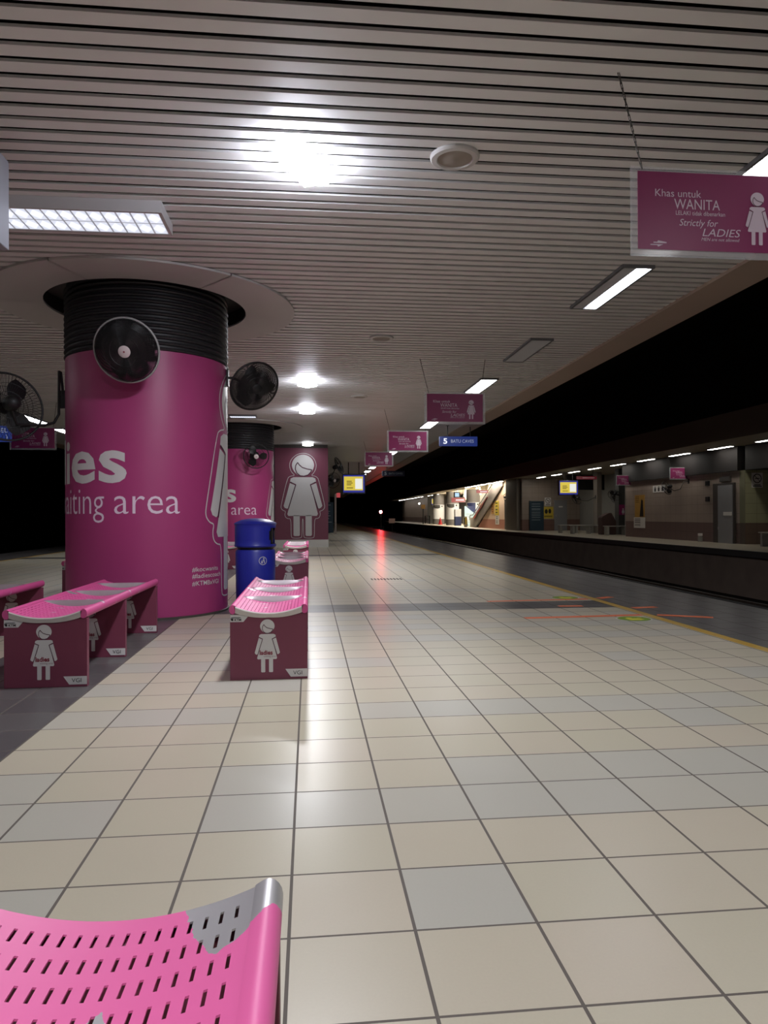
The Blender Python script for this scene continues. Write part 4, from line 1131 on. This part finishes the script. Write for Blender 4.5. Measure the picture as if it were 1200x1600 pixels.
for x in (0.02, 1.04):
    hr = MB(); hr.tube([(x, 0.5, 0.55), (x, 0.55, 0.8), (x, 0.35, 0.95), (x, -0.6, 0.97), (x, -8.4, 3.75)], 0.035, 8); hr.build('handrail', M['black_plastic'], t, smooth=60)
hr = MB(); hr.tube([(-0.05, -1.2, 0.72), (-0.05, -5.6, 2.28)], 0.03, 8); hr.build('red_guide_rail', M['esc_red'], t)
t = thing('wall_section', 'peach painted wall with reddish dado beneath the escalator', 'wall', (13.0, 46.0, 0))
def wedge(pts, x0, x1, m, nm): return MB().prism(pts, x1-x0, Matrix(((0, 0, 1, x0), (1, 0, 0, 0), (0, 1, 0, 0), (0, 0, 0, 1)))).build(nm, m, t)
wedge([(0, 0.66), (7.7, 0.66), (2.2, 2.72), (1.4, 3.2), (0, 3.2)], 0.1, 0.3, M['peach'], 'wall_face')
wedge([(0, 0.0), (9.3, 0.0), (7.6, 0.66), (0, 0.66)], 0.09, 0.3, M['peach_low'], 'dado')
t['kind'] = 'structure'; t.name = 'wall_escalator'
for k in ('label', 'category'): del t[k]
def lit_poster(label, y0, y1, z0, z1, m):
    t = thing('poster', label, 'poster', (13.088, y0, z0)); s = MB(); s.box(-0.02, 0.0, 0, y1-y0, 0, z1-z0); s.build('sheet', M[m], t)
    art('print', [rows(y1-y0, z1-z0, (.8, .6, .35, .15), .3, .8, .08)], lambda a, b, off: Vector((-0.02-off, a, b)), M['black_print'] if m != 'poster_ochre' else M['red_print'], t)
lit_poster('narrow yellow and black poster on the peach escalator wall', 48.9, 49.9, 0.95, 1.95, 'poster_yellow')
lit_poster('narrow orange poster left of the yellow one on the peach wall', 50.2, 50.9, 1.05, 1.85, 'poster_ochre')
lit_poster('white sheet hanging under the yellow poster on the peach wall', 48.85, 49.8, 0.30, 0.93, 'poster_white')
mb = MB(); mb.box(13.04, 13.09, 46.4, 47.3, 0, 2.0); struct(mb, 'door_3', M['frame_dark'])
t = thing('warning_board', 'round ended yellow and white board at the foot of the escalator', 'board', (12.75, 58.2, 0))
s = MB(); s.prism(rrect(-0.75, 0.75, 0.05, 0.85, 0.3), 0.06, Matrix(((0, 0, 1, 0), (1, 0, 0, 0), (0, 1, 0, 0), (0, 0, 0, 1)))); s.build('plate', M['poster_white'], t)
s = MB(); s.box(-0.008, 0, -0.55, 0.05, 0.2, 0.75); s.build('yellow_panel', M['poster_yellow'], t)
s = MB(); s.box(-0.008, 0, 0.08, 0.5, 0.2, 0.75); s.build('black_panel', M['black_print'], t)
s = MB(); s.box(0, 0.06, -0.5, 0.5, 0, 0.06); s.build('foot', M['dark_metal'], t)

# hanging baffles and lamps in the stair hall
for i in range(15):
    y = 51.0+1.55*i
    L = (1.15, 0.9, 1.05, 0.8, 1.2)[i % 5]
    o = MB(); o.box(-0.11, 0.11, -0.02, 0.02, -L, 0.0); o.box(-0.03, 0.03, -0.05, 0.05, 0, 1.80)
    o = o.build('hanging_baffle', mat('baffle_white', rgb(232, 222, 196), 0.6)); o.location = (14.4+0.3*(i % 3), y, 3.55); o.rotation_euler = (0, math.radians((-14, 8, 18)[i % 3]), math.radians(30))
    tag(o, 'pale slanting blade hanging from the bright ceiling of the stair hall, one of a row', 'ceiling blade', 'pale blades hanging in the stair hall')
for i in range(7):
    y = 52.0+3.4*i
    o = thing('ceiling_light', 'bright warm lamp panel in the ceiling of the stair hall, one of a row', 'ceiling light', (14.9, y, 4.6), 0, 'lamp panels in the stair hall')
    s = MB(); s.box(-1.05, 1.05, -0.55, 0.55, 0.0, 0.06); s.tube([(0, 0, 0.06), (0, 0, 0.61)], 0.02, 6); s.build('housing', M['fitting'], o)
    s = MB(); s.box(-1.0, 1.0, -0.5, 0.5, -0.012, -0.0005); s.build('panel', M['hall'], o)

for i in range(5):  # fittings added to light the peach wall under the escalator
    o = thing('ceiling_light', 'lit fitting over the platform edge beside the escalator, one of a short row', 'ceiling light', (12.6, 46.4+2.3*i, 3.2), 0, 'fittings over the edge by the escalator')
    s = MB(); s.box(-0.12, 0.12, 0, 1.6, -0.03, 0); s.build('housing', M['fitting_grey'], o)
    s = MB(); s.box(-0.1, 0.1, 0.03, 1.57, -0.036, -0.0305); s.build('tube', M['hall'], o)

# white drums and boards at the far end
def drum(loc, label, blue):
    t = thing('wrapped_pillar', label, 'pillar', loc, 0, 'white wrapped round pillars on the opposite platform')
    s = MB(); s.lathe([(0.62, 0.0), (0.62, 0.55)], 40); s.build('base', M['drum_grey'], t, smooth=40)
    s = MB(); s.lathe([(0.63, 0.55), (0.63, 2.05), (0.60, 2.06)], 40); s.build('white_wrap', M['drum_white'], t, smooth=40)
    s = MB(); s.lathe([(0.60, 2.05), (0.60, 3.2)], 40); s.build('shaft', M['drum_grey'], t, smooth=40)
    mp = lambda a, b, off: Vector(((0.632+off)*math.sin(a/0.632-0.35), -(0.632+off)*math.cos(a/0.632-0.35), b))
    art('blue_swoosh', [polys2d([(-0.55, 2.04), (0.28, 2.04), (0.28, 1.72), (0.05, 1.64), (-0.2, 1.66), (-0.4, 1.74), (-0.55, 1.86)])], mp, M['drum_blue'] if blue else M['dark_panel'], t, 0.08)
    art('dark_square', [polys2d([(0.42, 1.82), (0.58, 1.82), (0.58, 1.96), (0.42, 1.96)])], mp, M['black_print'], t, 0.08)
drum((13.75, 76.0, 0), 'white wrapped round pillar, leftmost, under the small yellow screen', False)
drum((13.75, 68.5, 0), 'white wrapped round pillar, middle one, right of the small yellow screen', False)
drum((14.3, 62.0, 0), 'white wrapped round pillar, rightmost, behind the pale blue stand', True)
t = thing('display_stand', 'pale blue advertising stand with dark slanted top near the escalator foot', 'stand', (13.2, 60.5, 0))
s = MB(); s.box(0, 0.95, 0, 0.12, 0.02, 1.72); s.build('panel', mat('stand_blue', rgb(170, 200, 210), 0.5), t)
art('dark_corner', [polys2d([(0.1, 1.72), (0.95, 1.72), (0.95, 1.05), (0.6, 1.3)])], flat_front(0, 0, 0), M['drum_blue'], t)
art('print_lines', [rows(0.95, 1.72, (.6, .5, .42, .3, .2), .15, .7, .02)], flat_front(0, 0, 0), M['grey_print'], t)
t = thing('vending_machine', 'white and navy upright machine between the white pillars', 'machine', (13.2, 64.5, 0))
s = MB(); s.box(0, 0.55, 0, 0.5, 0.82, 1.5); s.build('upper_cabinet', M['drum_white'], t, bevel=0.02)
s = MB(); s.box(-0.01, 0.56, -0.01, 0.51, 0, 0.82); s.build('lower_cabinet', M['drum_blue'], t, bevel=0.02)
t = thing('traffic_cone', 'small red cone standing between two white pillars', 'cone', (13.2, 72.0, 0))
s = MB(); s.lathe([(0, 0.72), (0.03, 0.72), (0.2, 0.03)], 20); s.build('cone', M['red_paint'], t, smooth=40)
s = MB(); s.box(-0.25, 0.25, -0.25, 0.25, 0, 0.03); s.build('base', M['red_paint'], t)
t = thing('signal_post', 'thin post with an orange lamp box at the far end of the opposite platform', 'post', (12.4, 78.0, 0))
s = MB(); s.tube([(0, 0, 0), (0, 0, 1.7)], 0.05, 8); s.build('post', M['dark_metal'], t)
s = MB(); s.box(-0.22, 0.22, -0.1, 0.1, 1.65, 2.1); s.build('lamp_box', M['poster_ochre'], t)
for y, lb in ((49.5, 'red hanging strip sign over the top of the escalator'), (60.0, 'red and white hanging sign over the pale blue stand')):
    track_sign(lb, (12.07 if y < 50 else 12.1, y+0.6 if y > 50 else 51.2, 2.55 if y < 50 else 2.05), 0.85 if y < 50 else 1.2, 0.22 if y < 50 else 0.4, '-', M['sign_red'], M['sign_white'], M['sign_white'], 0.65 if y < 50 else 1.15, num=None)
track_sign('dim red strip sign hanging above the yellow screen on the opposite platform', (13.2, 34.6, 2.72), 1.05, 0.16, '-', mat('dim_red', rgb(150, 40, 60), 0.4), M['white_vinyl'], M['white_vinyl'], 0.48, num=None)
t = thing('clock', 'small pale lit square above the red hanging sign in the stair hall', 'clock', (12.9, 62.2, 2.55))
s = MB(); s.box(-0.28, 0.28, 0, 0.1, -0.05, 0.42); s.tube([(0, 0.05, 0.42), (0, 0.05, 0.65)], 0.02, 6); s.build('case', M['black_plastic'], t)
s = MB(); s.box(-0.18, 0.18, -0.01, 0, 0.02, 0.36); s.build('face', glow('clock_face', (0.5, 0.75, 1, 1), 0.8), t)
for i, (y, z, lb) in enumerate(((86.0, 2.35, 'small round spot lamp far along the opposite platform'),)):
    o = thing('spot_lamp', lb, 'lamp', (13.2, y, z)); s = MB(); s.sphere((0, 0, 0), 0.09, 0.09, 0.09); s.build('lens', M['hall'], o)
    s = MB(); s.tube([(0, 0.05, 0.08), (0, 0.05, 3.2-z)], 0.02, 6); s.build('hanger_rod', M['dark_metal'], o)
mb = MB()
for y in (80.0, 83.0): mb.box(13.4, 13.5, y, y+0.1, 0, 0.9)
mb.box(13.42, 13.48, 80, 83, 0.85, 0.9); mb.box(13.42, 13.48, 80, 83, 0.45, 0.5)
tag(mb.build('railing', M['dark_metal']), 'dark metal railing at the far end of the opposite platform', 'railing')

# person stepping onto the escalator
def person(label, loc, rotz):
    t = thing('person', label, 'person', loc, rotz)
    J = [(0, 0, .95), (0, 0, 1.15), (0, .01, 1.36), (0, 0, 1.47), (0, -.01, 1.55), (0, -.015, 1.66),      # 0-5 pelvis..head
         (.10, 0, .90), (.11, -.04, .50), (.11, .0, .08), (.11, -.13, .03),                                 # 6-9 leg
         (-.10, 0, .90), (-.11, -.16, .58), (-.11, -.12, .20), (-.11, -.25, .16),                           # 10-13
         (.18, .0, 1.38), (.23, .02, 1.12), (.22, -.12, .92), (.22, -.17, .86),                             # 14-17 arm
         (-.18, .0, 1.38), (-.24, -.02, 1.12), (-.28, -.22, 1.0), (-.29, -.28, .99)]
    E_ = [(0, 1), (1, 2), (2, 3), (3, 4), (4, 5), (0, 6), (6, 7), (7, 8), (8, 9), (0, 10), (10, 11), (11, 12), (12, 13), (2, 14), (14, 15), (15, 16), (16, 17), (2, 18), (18, 19), (19, 20), (20, 21)]
    R_ = [.15, .135, .15, .06, .085, .075, .09, .062, .045, .04, .09, .062, .045, .04, .062, .045, .035, .03, .062, .045, .035, .03]
    me = bpy.data.meshes.new('body'); me.from_pydata(J, E_, [])
    o = bpy.data.objects.new('body', me); COL.objects.link(o); o.parent = t
    sk = o.modifiers.new('skin', 'SKIN'); sk.use_smooth_shade = True
    for v, r in zip(me.skin_vertices[0].data, R_): v.radius = (r, r*0.85)
    me.skin_vertices[0].data[0].use_root = True
    o.modifiers.new('sub', 'SUBSURF').levels = 1; o.modifiers['sub'].render_levels = 1
    me.materials.append(M['skin'])
    h = MB(); h.tube([(0, 0, 1.00), (0, 0, .94), (0, 0, .87)], [.150, .158, .150], 16)
    h.tube([(.080, 0, .93), (.105, -.02, .70), (.11, -.045, .50), (.11, -.02, .30), (.11, .0, .09)], [.098, .088, .072, .068, .062], 12)
    h.tube([(-.080, 0, .93), (-.105, -.10, .74), (-.11, -.165, .58), (-.11, -.14, .40), (-.11, -.12, .22)], [.098, .088, .072, .068, .062], 12)
    h.build('trousers', M['trousers'], t, smooth=50)
    h = MB(); h.tube([(0, 0, .92), (0, 0, 1.05), (0, 0, 1.18), (0, .005, 1.32), (0, .005, 1.41), (0, 0, 1.47)], [.168, .158, .158, .175, .140, .075], 18)
    for sx, yy in ((1, .02), (-1, -.02)):
        h.tube([(sx*.10, 0, 1.395), (sx*.185, 0, 1.36), (sx*.215, yy*.6, 1.25), (sx*.235, yy, 1.12)], [.070, .078, .066, .060], 12)
    h.build('shirt', M['shirt'], t, smooth=50)
    h = MB(); h.sphere((0, 0.015, 1.685), 0.092, 0.104, 0.098); h.build('hair', M['hair'], t, smooth=60)
    h = MB(); h.sphere((0, -0.02, 1.625), 0.082, 0.088, 0.105, 20, 14); h.sphere((0, -.108, 1.615), .012, .018, .02); h.sphere((.083, 0, 1.62), .012, .022, .03); h.sphere((-.083, 0, 1.62), .012, .022, .03)
    h.build('face', M['skin'], t, smooth=60)
    for sx in (1, -1):
        h = MB(); h.sphere((sx*.032, -.098, 1.645), .012, .008, .007); h.build('eye', M['hair'], t, smooth=60)
    h = MB(); h.sphere((0, -.100, 1.575), .024, .008, .006); h.build('mouth', M['red_print'], t, smooth=60)
    for sx, a, b in ((1, (.22, -.12, .92), (.22, -.17, .86)), (-1, (-.28, -.22, 1.0), (-.29, -.28, .99))):
        a, b = Vector(a), Vector(b); d = (b-a).normalized(); q = d.cross(Vector((1, 0, 0))).normalized()
        h = MB()
        for k in range(4): h.tube([b+q*(0.012*(k-1.5)), b+q*(0.014*(k-1.5))+d*.045, b+q*(0.014*(k-1.5))+d*(.07+.01*(k in (1, 2)))+Vector((0, 0, -.02))], [.0085, .008, .006], 6)
        h.tube([a, b+q*.03, b+q*.045+d*.035], [.012, .011, .007], 6)
        h.build('fingers', M['skin'], t, smooth=60)
    for sx, y, z in ((1, -.055, 0.0), (-1, -.175, 0.145)):
        h = MB(); h.sphere((sx*.11, y, z+.045), .048, .125, .045); h.build('shoe', M['black_plastic'], t, smooth=60)
    return t
person('person in a pale blue shirt and dark trousers standing at the escalator foot', (13.5, 56.18, 0.192), 0)
